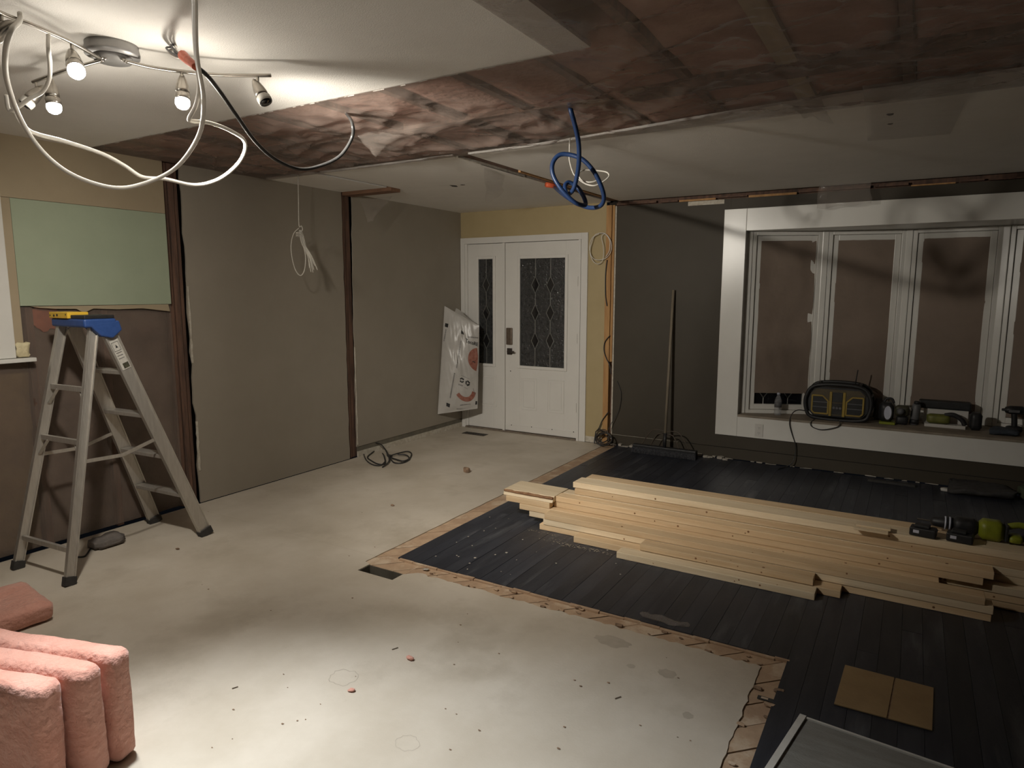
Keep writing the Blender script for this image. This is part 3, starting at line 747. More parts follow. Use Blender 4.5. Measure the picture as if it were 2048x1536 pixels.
cfilm(-1.2155, XR, -0.7, 3.71, 2.2, 190, 200, amp=0.030, edge=(1, 0, 0, 1)).build('vapour_barrier', M_FILM, ceil, smooth=True)
# frayed ceiling-board edge (paper fibres along the cut)
m = MB(); r = random.Random(4); x = -4.3
while x < -1.1:
    w = r.uniform(0.01, 0.05)
    m.box((x, YN + 0.0125, H - r.uniform(0.0, 0.003)), (x + w, YN + 0.014, H + 0.010)); x += w + r.uniform(0, 0.12)
m.build('torn_edge', M_CEIL, ceil, kind='stuff')
# loose flaps of poly
def flap(name, corners, label, seed, nu=16, nv=14, amp=0.02, thick=False):
    A, B, C, Dd = [Vector(c) for c in corners]
    def f(u, v):
        p = (A * (1 - u) + B * u) * (1 - v) + (Dd * (1 - u) + C * u) * v
        return p + noise.noise_vector(Vector((u * 3, v * 3, seed))) * amp * min(1, v * 3)
    o = MB().grid(f, nu, nv).build(name, M_FLAP, smooth=True)
    sd = o.modifiers.new('thickness', 'SOLIDIFY'); sd.thickness = 0.0006
    return tag(o, label, 'plastic sheet')
flap('plastic_flap', [W(712, 268, 2, 2.428), W(880, 240, 2, 2.428), W(775, 300, 2, 2.375), D(752, 314, W(740, 280, 2, 2.40).__sub__(CAM).length)], 'torn triangle of clear plastic drooping from the ceiling cut', 2.0)
flap('plastic_flap', [W(1638, 368, 1, 6.20), W(1742, 360, 1, 6.20), W(1744, 408, 1, 6.18), W(1636, 417, 1, 6.18)], 'square of clear plastic hanging above the bow window casing', 3.0)
flap('plastic_flap', [W(1560, 205, 2, 2.436), W(1640, 190, 2, 2.436), W(1665, 245, 2, 2.425), W(1610, 232, 2, 2.39)], 'small loose plastic corner curling from the far ceiling edge', 4.0)
flap('plastic_flap', [W(1725, 172, 2, 2.385), W(1960, 142, 2, 2.385), W(1900, 268, 2, 2.434), W(1735, 282, 2, 2.434)], 'wide clear plastic lap stuck over the ceiling screw holes', 5.0, amp=0.005)
flap('plastic_flap', [W(968, 335, 2, 2.432), W(1010, 352, 2, 2.432), W(1004, 388, 2, 2.40), W(972, 410, 2, 2.36)], 'narrow plastic strip dangling near the entry ceiling', 6.0)
flap('plastic_flap', [W(718, 400, 0, -4.10), W(785, 392, 0, -4.10), W(748, 440, 0, -4.10), W(738, 443, 0, -4.12)], 'cobwebby plastic shred hanging off the old top plate', 7.0)
# holes and marks in the far ceiling
for px, py, rx, ry in ((908, 372, 0.03, 0.05), (925, 370, 0.02, 0.02), (1781, 229, 0.02, 0.03), (1781, 248, 0.016, 0.02)):
    c = W(px, py, 2, H - 0.001); rr = random.Random(px)
    pts = [(c.x + rx * math.cos(a * 0.7) * rr.uniform(.6, 1.2), c.y + ry * math.sin(a * 0.7) * rr.uniform(.6, 1.2), H - 0.0012) for a in range(9)]
    MB().prism(pts, (0, 0, 0.001)).build('torn_hole', M_VOID, ceil)

# ================================================================== CEILING FIXTURE
ZR = 2.375
cc = Vector((-2.545, 1.450, 0))
fx = thing('track_light', (cc.x, cc.y, 2.26), 'brushed nickel ceiling track light with curved arms and swivel spot heads', 'light fixture')
MB().lathe([(0.088, 0), (0.090, 0.012), (0.086, 0.030), (0.086, 0.0395)], (cc.x, cc.y, 2.40), (0, 0, 1), 40).build('canopy', M_CANOPY, fx, smooth=True)
MB().lathe([(0.060, 0), (0.064, 0.02)], (cc.x, cc.y, 2.383), (0, 0, 1), 32).build('canopy_plate', M_CANOPY, fx, smooth=True)
def rz(px, py, z=ZR): return W(px, py, 2, z)
arms = [[rz(-60, -12), rz(0, 25), rz(70, 52), rz(143, 85), rz(200, 117)],
        [rz(250, 122), rz(300, 134), rz(363, 143), rz(440, 150), rz(542, 151)],
        [rz(206, 120), rz(165, 131), rz(118, 145), rz(66, 164)]]
for a in arms:
    MB().tube(spline(a, 8), 0.0065, 10).build('arm', M_STEEL, fx, smooth=True)
for px, py in ((200, 117), (250, 122), (207, 119)):
    p = rz(px, py)
    MB().tube([p, (p.x * 0.6 + cc.x * 0.4, p.y * 0.6 + cc.y * 0.4, 2.392)], 0.006, 8).build('arm_stem', M_STEEL, fx, smooth=True)
def head(px, py, axis, lit, beam=(), glow=0):
    # axis: where the swivel head points; the frosted bulb's main lobe goes to the aim points in beam
    top = rz(px, py)
    hd = MB().tube([top, top - Vector((0, 0, 0.040))], 0.0055, 8).build('head_stem', M_STEEL, fx, smooth=True)
    pv = top - Vector((0, 0, 0.045)); ax = Vector(axis).normalized()
    o = pv - ax * 0.042
    sh = MB().lathe([(0.002, 0.0), (0.010, 0.010), (0.017, 0.028), (0.022, 0.050), (0.0245, 0.070), (0.023, 0.080)], o, ax, 24).build('spot_shade', M_STEEL, fx, smooth=True)
    MB().lathe([(0.020, 0.078), (0.0265, 0.086), (0.0265, 0.100), (0.0255, 0.108)], o, ax, 24).build('bulb_collar', M_FRAME if not lit else M_STEEL, sh, smooth=True)
    MB().lathe([(0.0235, 0.100), (0.0255, 0.112), (0.0250, 0.124), (0.020, 0.134), (0.011, 0.140), (0.002, 0.1415)] if lit else [(0.0235, 0.104), (0.0235, 0.109), (0.016, 0.113), (0.004, 0.114)], o, ax, 24).build('bulb', BULB if lit else M_BEVEL, sh, smooth=True)
    if lit:
        lp = o + ax * 0.150
        for bw, bang, bcol, btgt in beam:
            ld = bpy.data.lights.new('bulb_beam', 'SPOT'); ld.energy = bw; ld.color = bcol
            ld.spot_size = math.radians(bang); ld.spot_blend = 1.0; ld.shadow_soft_size = 0.05
            lo = bpy.data.objects.new('bulb_beam', ld); COL.objects.link(lo)
            lo.rotation_euler = (Vector(btgt) - lp).to_track_quat('-Z', 'Y').to_euler(); lo.location = lp
        pd = bpy.data.lights.new('bulb_glow', 'POINT'); pd.energy = glow; pd.color = LAMP_COLOR; pd.shadow_soft_size = 0.03
        po = bpy.data.objects.new('bulb_glow', pd); COL.objects.link(po); po.location = lp + ax * 0.02
def aim(px, py, t):
    p = rz(px, py) - Vector((0, 0, 0.045)); return Vector(t) - p
head(143, 85, aim(143, 85, (-1.25, 0.85, 0.9)), True, BULB_A, GLOW_A)
head(100, 150, aim(100, 150, (-2.5, 1.35, 0.0)), True, BULB_B, GLOW_B)
head(363, 143, aim(363, 143, (-2.1, 1.35, 1.0)), True, BULB_C, GLOW_C)
head(515, 151, RGT * 0.48 - UPV * 0.86 - FWD * 0.1, False)
head(72, 162, -RGT * 0.55 - UPV * 0.75 - FWD * 0.2, False)
head(2, 26, -RGT * 0.75 - UPV * 0.55, False)

# ================================================================== CABLES ABOVE
dA = (rz(35, 35) - CAM).length
p0 = [W(380, -420, 2, H), D(386, -120, 1.75), D(389, 0, 2.05), D(393, 110, 2.40), D(407, 200, 2.72), D(398, 270, 2.88), D(352, 335, 3.0), D(285, 368, 3.05), D(225, 375, 3.05), D(150, 352, 3.05), D(92, 310, 3.05), D(45, 245, 3.0), D(15, 165, 2.85), D(11, 105, 2.66), D(22, 62, 2.60), D(36, 46, dA - 0.035)]
_arm = spline(arms[0], 40)
def on_arm(px, py): q_ = rz(px, py); return min(_arm, key=lambda p_: (p_ - q_).length)
_hk = on_arm(40, 41); _aw = Vector((_hk.x, _hk.y, 0)).normalized()
p0 += [_hk - _aw * 0.020, _hk - _aw * 0.013 + Vector((0, 0, 0.014)), _hk + Vector((0, 0, 0.0175)), _hk + _aw * 0.013 + Vector((0, 0, 0.014)), _hk + _aw * 0.019 - Vector((0, 0, 0.004))]
cable('electrical_cable', p0, 0.0078, M_CWHITE, 'white electrical cable dropping from the ceiling in one broad loop')
bun = W(352, 100, 2, H)
p1 = [D(380, 122, 2.66), D(394, 142, 2.68), D(398, 175, 2.72), D(392, 210, 2.78), D(379, 236, 2.82), D(384, 242, 2.86), D(420, 246, 2.92), D(462, 262, 2.98), D(490, 285, 3.02), D(480, 322, 3.04), D(440, 357, 3.05), D(390, 370, 3.06), D(330, 358, 3.08), D(285, 354, 3.1), D(250, 332, 3.1), D(205, 308, 3.1), D(130, 283, 3.08), D(65, 265, 3.06), D(38, 240, 3.04), D(30, 225, 3.02)]
cable('electrical_cable', p1, 0.0072, M_CWHITE, 'white electrical cable wavering from the orange taped bundle')
cable('electrical_cable', [D(12, 190, 3.0), D(18, 220, 3.02), D(36, 214, 3.0), D(58, 198, 2.97), D(84, 184, 2.94), D(98, 160, 2.88), D(100, 128, 2.80), D(97, 100, 2.74), on_arm(92, 64) - Vector((0, 0, 0.0115))], 0.0066, M_CWHITE, 'short white cable end hooked on the track light arm')
# taped wire bundle poking out of the ceiling
wbn = thing('wire_bundle', (bun.x, bun.y, 2.36), 'bunch of stripped wires bound with orange tape at the ceiling', 'wires')
for k, (dx_, dy_, mt) in enumerate(((-14, -2, M_CBLK), (-4, -8, M_CBLK), (4, -5, M_CWHITE), (-9, 5, M_BRONZE), (2, 3, M_CBLK), (-6, 8, M_CWHITE))):
    a_ = W(352 + dx_ * .5, 95 + dy_ * .4, 2, H + 0.004)
    MB().tube(spline([a_, D(346 + dx_, 98 + dy_, 2.90), D(356 + dx_ * .5, 110 + dy_ * .6, 2.80), D(372, 116, 2.72)], 6), 0.0032, 6).build('wire', mt, wbn, smooth=True)
MB().tube(spline([D(366, 111, 2.76), D(374, 119, 2.70), D(384, 127, 2.64), D(391, 134, 2.60)], 5), 0.017, 10, r2=0.011).build('tape_wrap', M_ORANGE, wbn, smooth=True)
hole = W(692, 226, 2, H - 0.006)
cable('electrical_cable', [D(392, 133, 2.62), D(415, 152, 2.66), D(442, 186, 2.75), D(474, 232, 2.85), D(510, 282, 2.95), D(550, 318, 3.05), D(598, 338, 3.12), D(640, 332, 3.18), D(680, 312, 3.22), D(704, 275, 3.24), D(704, 245, 3.24), hole], 0.0075, M_CBLK, 'thick black cable swagged from the tape bundle to the ceiling cut')
# white pull cord tied in a hank
rt = W(596, 346, 2, H)
dR = (rt - CAM).length - 0.06
hk = thing('pull_cord', tuple(D(603, 552, dR)), 'thin white cord hanging from the ceiling tied in a hank', 'cord')
MB().tube(spline([rt, D(597, 400, dR), D(598, 450, dR), D(603, 452, dR), D(605, 460, dR), D(598, 462, dR)], 6), 0.0038, 6).build('cord_drop', M_ROPE, hk, smooth=True)
MB().tube(spline([D(598, 456, dR), D(587, 468, dR), D(582, 492, dR), D(585, 520, dR), D(592, 542, dR), D(601, 551, dR), D(608, 543, dR), D(611, 525, dR), D(610, 505, dR), D(602, 478, dR), D(599, 462, dR)], 6), 0.0038, 6).build('loop', M_ROPE, hk, smooth=True)
for k, (ex, ey) in enumerate(((622, 544), (626, 545), (628, 540), (635, 540), (630, 532), (619, 536))):
    MB().tube(spline([D(599 + k * .8, 460, dR + 0.004 * (k % 3 - 1)), D(603 + k * 1.4, 485, dR + 0.006 * (k % 3 - 1)), D((611 + ex) / 2 - 1 + k * .4, 512, dR), D(ex, ey, dR)], 5), 0.0036, 6).build('strand', M_ROPE, hk, smooth=True)
for k in range(3):
    MB().tube([D(598 + 6 * math.cos(a), 466 + k * 3 + 1.2 * math.sin(a), dR + 0.014 * math.sin(a) - 0.004) for a in [2 * math.pi * i / 12 for i in range(13)]], 0.0036, 6).build('wrap', M_ROPE, hk, smooth=True)
# blue coil near the entry
d0 = (W(1138, 213, 2, H) - CAM).length
bl = [W(1139, 208, 2, H + 0.004), D(1142, 222, d0 - 0.06), D(1151, 255, d0 - 0.04), D(1157, 285, d0), D(1158, 320, d0 + 0.04), D(1154, 352, d0 + 0.09), D(1146, 380, d0 + 0.12), D(1134, 388, d0 + 0.16), D(1130, 372, d0 + 0.20), D(1138, 365, d0 + 0.22), D(1155, 375, d0 + 0.22), D(1168, 395, d0 + 0.19), D(1170, 410, d0 + 0.16), D(1150, 405, d0 + 0.11), D(1124, 380, d0 + 0.11), D(1107, 352, d0 + 0.13), D(1105, 328, d0 + 0.15), D(1117, 311, d0 + 0.16), D(1137, 309, d0 + 0.16), D(1165, 319, d0 + 0.14), D(1189, 345, d0 + 0.13), D(1205, 380, d0 + 0.14), D(1207, 402, d0 + 0.17), D(1196, 414, d0 + 0.21), D(1172, 414, d0 + 0.30), D(1145, 402, d0 + 0.60), D(1122, 386, d0 + 1.15), W(1108, 374, 2, H - 0.024)]
bc = thing('blue_cable_coil', tuple(D(1160, 415, d0 + 0.62)), 'blue armoured cable coiled under the ceiling near the entry door', 'cable')
cable('cable', bl, 0.0115, M_CBLUE, None, parent=bc, k=7, n=10)
e_ = W(1104, 371, 2, H - 0.024)
MB().tube([e_ + Vector((-.02, -.06, 0)), e_, e_ + Vector((.02, .06, -.004))], 0.020, 10).build('connector', M_ORANGE, bc, smooth=True)
q0 = W(1140, 275, 2, H - 0.002)
dq = (q0 - CAM).length + 0.02
cable('thin_cable_coil', [q0, D(1139, 298, dq), D(1139, 320, dq), D(1146, 345, dq), D(1157, 358, dq), D(1172, 368, dq), D(1190, 371, dq), D(1208, 362, dq + .03), D(1218, 352, dq + .06), D(1212, 344, dq + .09), D(1190, 341, dq + .10), D(1165, 341, dq + .08), D(1157, 350, dq + .05), D(1166, 362, dq + .03), D(1184, 364, dq + .025), D(1200, 358, dq + .045)], 0.0045, M_CWHITE, 'thin white cable looped beneath the far ceiling beside the blue coil', k=7)

# ================================================================== WIRES ON THE CORNER POST
yp = YB - 0.045
def cb(pts, y=yp): return [W(a, b, 1, y) for a, b in pts]
cable('white_wire_coil', cb([(1198, 468), (1184, 476), (1179, 496), (1184, 514), (1196, 520), (1212, 516), (1222, 502), (1222, 484), (1214, 470), (1205, 466), (1190, 470), (1182, 490), (1180, 506), (1186, 522), (1197, 528), (1206, 518), (1207, 495), (1203, 474), (1210, 468), (1219, 480), (1219, 500), (1211, 514)]), 0.0034, M_CWHITE, 'thin cream wire coiled on the post beside the door casing', k=6)
for k, pts in enumerate(([(1214, 520), (1211, 550), (1211, 590), (1214, 612)], [(1220, 671), (1210, 684), (1208, 700), (1212, 715), (1219, 730), (1222, 748)], [(1217, 824), (1205, 840), (1198, 856), (1193, 862), (1199, 858), (1206, 862)])):
    cable('black_wire', cb(pts, YB - 0.030), 0.0052, M_CBLK, ['black wire running down the upper corner post', 'black wire bowed out from the middle of the corner post', 'black wire arching from the corner post into the cable heap'][k])
ch = thing('cable_heap', tuple(W(1210, 894, 2, 0.0)), 'tangled brown and black cable heap at the foot of the corner post', 'cable')
r = random.Random(8)
for k in range(7):
    cx, cy = 1207 + r.uniform(-5, 6), 878 + r.uniform(-5, 4); rx = r.uniform(11, 17); ry = r.uniform(9, 15); ph = r.uniform(0, 6)
    yk = YB - 0.05 - k * 0.016
    pts = []
    for i in range(13):
        a = ph + 2 * math.pi * i / 12
        p = W(cx + rx * math.cos(a), cy + ry * math.sin(a), 1, yk); p.z = max(p.z, 0.008); pts.append(p)
    MB().tube(spline(pts, 3), 0.0058, 7).build('loop', M_CBROWN if k % 3 else M_CBLK, ch, smooth=True)
p = [W(1192, 862, 1, YB - .05), W(1189, 880, 1, YB - .07), W(1189, 893, 1, YB - .08)]
for q_ in p: q_.z = max(q_.z, 0.009)
MB().tube(spline(p, 4), 0.006, 7).build('tail', M_CBLK, ch, smooth=True)
cable('black_wire', [W(1234, 762, 1, YB - .012), W(1242, 785, 1, YB - .014), W(1240, 812, 1, YB - .016), W(1233, 830, 1, YB - .03), W(1222, 848, 1, YB - .06), W(1214, 866, 1, YB - .09)], 0.003, M_CBLK, 'fine dark wire curling off the post onto the olive wall')

# ================================================================== STEPLADDER
ld = thing('stepladder', (-4.05, 2.1, 0), 'aluminium stepladder with a blue and yellow top cap', 'ladder')
rearL = (Vector((-4.276, 1.675, 0.012)), Vector((-4.195, 1.985, 1.375)))
rearR = (Vector((-3.791, 1.712, 0.012)), Vector((-3.925, 2.015, 1.372)))
frL = (Vector((-4.352, 2.527, 0.012)), Vector((-4.200, 2.045, 1.362)))
frR = (Vector((-3.838, 2.556, 0.012)), Vector((-3.915, 2.078, 1.362)))
def lerp(s_, t): return s_[0] * (1 - t) + s_[1] * t
def rail(sg, w, d, name):
    ro = MB()
    p, q_ = sg; side_ = Vector((0, 1, 0))
    ro.bar(p, q_, w, d * 0.45, side_)
    ax = (q_ - p).normalized(); sd = (side_ - ax * side_.dot(ax)).normalized(); th = ax.cross(sd)
    for s_ in (-1, 1):
        for dd in (-1, 1):
            ro.bar(p + sd * s_ * (w / 2 - 0.003) + th * dd * d * 0.32, q_ + sd * s_ * (w / 2 - 0.003) + th * dd * d * 0.32, 0.006, d * 0.4, side_)
    o = ro.build(name, M_ALU, ld)
    MB().bar(p - ax * 0.012, p + ax * 0.035, w + 0.010, d + 0.010, side_).build('foot_pad', M_RUB, o)
    return o
rail(rearL, 0.048, 0.028, 'rear_leg'); rail(rearR, 0.048, 0.028, 'rear_leg')
rail(frL, 0.076, 0.028, 'front_leg'); fr_ = rail(frR, 0.076, 0.028, 'front_leg')
for z in (0.285, 0.555, 0.825, 1.095):
    t = z / 1.362; a = lerp(frL, t); b = lerp(frR, t)
    st = MB().bar(a + Vector((0.012, 0, 0)), b - Vector((0.012, 0, 0)), 0.072, 0.024, (0, 1, 0)).build('step', M_ALU, ld, bevel=0.003)
    if z in (0.285, 1.095):
        MB().bar(b + Vector((-0.08, -0.0, -0.004)), lerp(frR, t - 0.075) - Vector((0.013, 0, 0)), 0.018, 0.004, (0, 1, 0)).build('step_brace', M_ALU, st)
for z, w in ((1.022, 0.03), (0.735, 0.03), (0.165, 0.028)):
    t = z / 1.375; a = lerp(rearL, t); b = lerp(rearR, t)
    br = MB().bar(a + Vector((0.010, 0, 0)), b - Vector((0.010, 0, 0)), w, 0.018, (0, 0, 1)).build('rear_brace', M_ALU, ld, bevel=0.002)
    if z > 0.3:
        for e_, s_ in ((a, 1), (b, -1)):
            sg = rearL if s_ > 0 else rearR
            MB().bar(e_ + Vector((0.07 * s_, 0, -0.012)), lerp(sg, t - 0.07) + Vector((0.012 * s_, 0, 0)), 0.016, 0.006, (0, 1, 0)).build('gusset', M_ALU, br)
for sr, sf in ((rearL, frL), (rearR, frR)):
    a = lerp(sr, 0.46); b = lerp(sf, 0.50); mid = (a + b) / 2 - Vector((0, 0, 0.035))
    MB().bar(a, mid, 0.020, 0.004, (0, 0, 1)).bar(mid, b, 0.020, 0.004, (0, 0, 1)).build('spreader', M_ALU, ld)
# top cap
cap = MB()
cap.box((-4.235, 1.945, 1.365), (-3.880, 2.120, 1.412))
cap = cap.build('top_cap', M_BLUE, ld, bevel=0.010)
cr = MB().prism([(-3.8795, 1.965, 1.385), (-3.8795, 2.135, 1.400), (-3.8795, 2.150, 1.345), (-3.8795, 2.095, 1.300), (-3.8795, 2.030, 1.315)], (-0.09, 0, 0)).build('cap_bracket', M_BLUE, ld, bevel=0.008)
MB().box((-4.03, 1.950, 1.4125), (-3.885, 2.112, 1.432)).build('cap_tray', M_BLK, cap, bevel=0.004)
ys = MB().box((-4.236, 1.938, 1.4125), (-4.035, 2.05, 1.447)).build('cap_insert', M_YPL, cap, bevel=0.003)
ys['label'] = 'yellow insert with round holes'
for x_, z_, r_ in ((-4.180, 1.427, 0.007), (-4.145, 1.430, 0.007), (-4.222, 1.428, 0.004), (-4.052, 1.434, 0.004)):
    MB().lathe([(r_, 0), (r_, 0.0015)], (x_, 1.9375, z_), (0, -1, 0), 12).build('hole', M_INK, ys)
# warning label on the front-right rail
axr = (frR[1] - frR[0]).normalized(); sdr = (Vector((0, 1, 0)) - axr * axr.y).normalized()
nr = axr.cross(sdr); nr = nr if nr.x > 0 else -nr
if nr.x < 0: nr = -nr
def on_rail(t, s_): return lerp(frR, t) + sdr * s_ + nr * 0.0085
def rail_patch(name, t0, t1, s0, s1, m, lift, par):
    c = [on_rail(t0, s0), on_rail(t0, s1), on_rail(t1, s1), on_rail(t1, s0)]
    return MB().prism([p + nr * lift for p in c], nr * 0.0006).build(name, m, par)
lb = rail_patch('sticker', 0.82, 0.945, -0.025, 0.025, M_LABEL, 0, fr_)
for t0, t1, s0, s1 in ((0.900, 0.936, -0.021, -0.0195), (0.900, 0.936, 0.018, 0.0195), (0.935, 0.9365, -0.021, 0.0195), (0.899, 0.9005, -0.021, 0.0195)):
    rail_patch('sticker_print', t0, t1, s0, s1, M_INK, 0.0008, lb)
MB().prism([p + nr * 0.0008 for p in (on_rail(0.912, -0.006), on_rail(0.912, 0.007), on_rail(0.926, 0.0))], nr * 0.0005).build('sticker_print', M_INK, lb)
for k in range(3): rail_patch('sticker_print', 0.866 + k * 0.012, 0.869 + k * 0.012, -0.018, 0.016, M_GREYINK, 0.0008, lb)
rail_patch('sticker_print', 0.824, 0.846, -0.012, 0.022, mat('olive_ink', (0.09, 0.085, 0.05), 0.6, (0.03, 0.03, 0.02), 90, 3), 0.0008, lb)
# grey pouch and cord on the floor behind the ladder
pc = W(215, 1092, 2, 0)
o = MB().softbox((pc.x - 0.07, pc.y - 0.085, 0.001), (pc.x + 0.05, pc.y + 0.095, 0.065), (6, 7, 5), 0.012, 14, 2, 0.06).build('cloth_pouch', M_GREYTH, smooth=True)
tag(o, 'small grey lump of cloth on the floor behind the stepladder', 'cloth')
q_ = [W(a, b, 2, 0.006) for a, b in ((196, 1089), (185, 1092), (178, 1102), (170, 1112), (158, 1114), (150, 1113))]
cable('black_power_cord', q_, 0.005, M_CBLK, 'short dark cord snaking from the grey cloth under the stepladder')

# ================================================================== PINK INSULATION BATTS
BA = math.radians(17.6)
for k, (u1, v0, th, ln) in enumerate(((0.0, 0.0, 0.088, 1.18), (-0.014, 0.099, 0.090, 1.17), (-0.070, 0.198, 0.088, 1.16))):
    # local x runs along the batt, local -y towards the next one
    o = MB().softbox((-ln, -th, 0.001), (0.0, 0.0, 0.385), (44, 5, 16), 0.008, 6, k + 70, 0.03).build('insulation_batt', M_PINK, smooth=True, origin=(0, 0, 0))
    o.location = (-2.182 + u1 * math.cos(BA) + v0 * math.sin(BA), 1.158 + u1 * math.sin(BA) - v0 * math.cos(BA), 0.0); o.rotation_euler.z = BA
    tag(o, ['pink fibreglass batt on edge, the one beside the open floor', 'pink fibreglass batt on edge, sandwiched between two others', 'pink fibreglass batt on edge at the outer side of the trio'][k], 'insulation', 'pink batts standing on edge')
o = MB().softbox((-0.20, -1.15, 0.001), (0.20, 0.0, 0.095), (14, 36, 5), 0.014, 5, 77, 0.03).build('insulation_batt', M_PINK, smooth=True, origin=(0, 0, 0))
o.location = (-3.62, 1.50, 0.0); o.rotation_euler.z = math.radians(-9)
tag(o, 'pink fibreglass batt lying flat on the floor near the stepladder', 'insulation')

# ================================================================== LUMBER STACK
T = 0.038
LUM = [  # layer, x0, x1, y front, width, material
 (1, -1.41, -0.335, 3.560, .089, 1), (1, -1.735, -0.225, 3.655, .089, 0), (1, -2.03, 0.415, 3.750, .089, 0), (1, -2.05, 0.39, 3.845, .089, 1), (1, -1.85, 0.63, 3.945, .089, 0), (1, -1.80, 0.74, 4.040, .089, 1), (1, -1.78, 0.66, 4.135, .089, 0),
 (2, -1.30, -0.355, 3.650, .089, 0), (2, -2.00, 0.42, 3.745, .089, 1), (2, -2.16, 0.28, 3.842, .089, 1), (2, -1.85, 0.60, 3.940, .089, 0), (2, -1.80, 0.85, 4.036, .089, 1), (2, -1.76, 0.68, 4.132, .089, 0),
 (3, -1.99, 0.385, 3.742, .089, 0), (3, -2.235, 0.20, 3.838, .089, 0), (3, -1.90, 0.70, 3.934, .089, 1), (3, -1.80, 0.80, 4.030, .089, 0), (3, -1.75, 0.69, 4.126, .089, 1),
 (4, -2.00, 0.385, 3.898, .089, 0), (4, -1.98, 0.62, 3.993, .089, 1), (4, -1.8, 0.75, 4.088, .089, 0), (4, -1.77, 0.67, 4.182, .080, 1),
 (5, -1.985, 0.425, 3.895, .089, 0), (5, -1.98, 0.66, 3.990, .089, 1), (5, -1.80, 0.78, 4.085, .089, 0), (5, -1.76, 0.68, 4.180, .080, 0),
 (6, -1.895, 0.95, 3.997, .089, 0), (6, -1.86, 0.60, 4.092, .089, 1), (6, -1.80, 0.80, 4.186, .080, 0),
 (7, -1.915, 1.13, 4.012, .140, 1), (7, -1.885, 1.10, 4.157, .105, 0)]
rl = random.Random(12); rank = {}; nshort = 0
for k, (ly, x0, x1, yf_, wd, mt) in enumerate(LUM):
    z0 = ZD + 0.001 + (ly - 1) * (T + 0.0014)
    tilt = rl.uniform(-0.003, 0.003)
    o = MB().box((x0, yf_, z0), (x1, yf_ + wd, z0 + T)).build('lumber_board', M_LUM2 if mt else M_LUM, bevel=0.0022)
    ORD = ['first', 'second', 'third', 'fourth', 'fifth', 'sixth', 'seventh', 'eighth']
    rank[ly] = rank.get(ly, -1) + 1
    if ly == 7:
        lab = 'wide pale pine plank on top of the lumber stack, front one' if wd > .12 else 'narrow pine plank on top of the lumber stack, behind the wide one'
        tag(o, lab, 'lumber', 'planks crowning the lumber stack')
    elif x1 < -0.1:
        tag(o, ['short pine board on the black floor at the very edge of the stack', 'short pine board on the floor tucked behind the outermost one', 'short pine board laid over two short floor-level boards'][nshort], 'lumber', 'short boards at the stack foot'); nshort += 1
    else:
        tag(o, 'long pine board, %s layer up, %s from the pale floor side of the stack' % (ORD[ly - 1], ORD[rank[ly]]), 'lumber', 'long boards in the lumber stack')
    for q in range(rl.randint(3, 6)):
        kx = rl.uniform(x0 + 0.1, x1 - 0.1); r_ = rl.uniform(0.003, 0.0065)
        if rl.random() < 0.7:
            MB().lathe([(r_, 0), (r_ * 0.9, 0.0006)], (kx, yf_, z0 + rl.uniform(0.010, 0.028)), (0, -1, 0), 10).build('knot', M_KNOT, o)
        else:
            MB().lathe([(r_ * 1.3, 0), (r_ * 1.2, 0.0006)], (kx, yf_ + rl.uniform(0.01, 0.03), z0 + T), (0, 0, 1), 10).build('knot', M_KNOT, o)
zP = ZD + 0.001 + 4 * (T + 0.0014); zQ = ZD + 0.001 + 3 * (T + 0.0014)
o = MB().box((-2.372, 3.848, zP), (-1.988, 3.893, zP + T)).box((-2.372, 3.893, zP), (-1.988, 4.094, zP + T))
o = MB().prism([(-2.372, 3.850, zP), (-1.988, 3.850, zP), (-1.988, 3.868, zP + T), (-2.372, 3.862, zP + T)], (0, 0.0, 0)) if False else MB().add(
    [(-2.372, 3.848, zP), (-1.988, 3.848, zP), (-1.988, 4.094, zP), (-2.372, 4.094, zP), (-2.372, 3.866, zP + T), (-1.988, 3.882, zP + T), (-1.988, 4.094, zP + T), (-2.372, 4.094, zP + T)],
    [(3, 2, 1, 0), (4, 5, 6, 7), (0, 1, 5, 4), (1, 2, 6, 5), (2, 3, 7, 6), (3, 0, 4, 7)])
o = o.build('lumber_offcut', M_LUM2, bevel=0.002)
tag(o, 'wide short offcut with a bark-edged side at the stack end', 'lumber')
MB().softbox((-2.372, 3.853, zP + 0.022), (-1.99, 3.872, zP + 0.036), (16, 2, 2), 0.004, 30, 5, 0.004).build('bark_edge', M_BARK, o)
o = MB().box((-2.345, 3.842, zQ), (-2.005, 3.980, zQ + T)).build('lumber_offcut', M_LUM, bevel=0.002)
tag(o, 'square-cut short offcut directly beneath the bark-edged one', 'lumber')
ZT = ZD + 0.001 + 7 * (T + 0.0014)
# scraps and tools on top of the stack
for k, (px, py, z) in enumerate(((1740, 1064, 0.0), (1745, 1057, 0.012))):
    c = W(px, py, 2, ZT + z)
    o = MB().box((c.x - 0.08, c.y - 0.005, ZT + 0.0005 + z), (c.x + 0.085, c.y + 0.06, ZT + 0.0115 + z)).build('wood_shim', M_LUM2, bevel=0.001)
    tag(o, ['thin wood scrap lying flat on the top plank', 'thin wood scrap laid over another scrap on the top plank'][k], 'wood scrap')
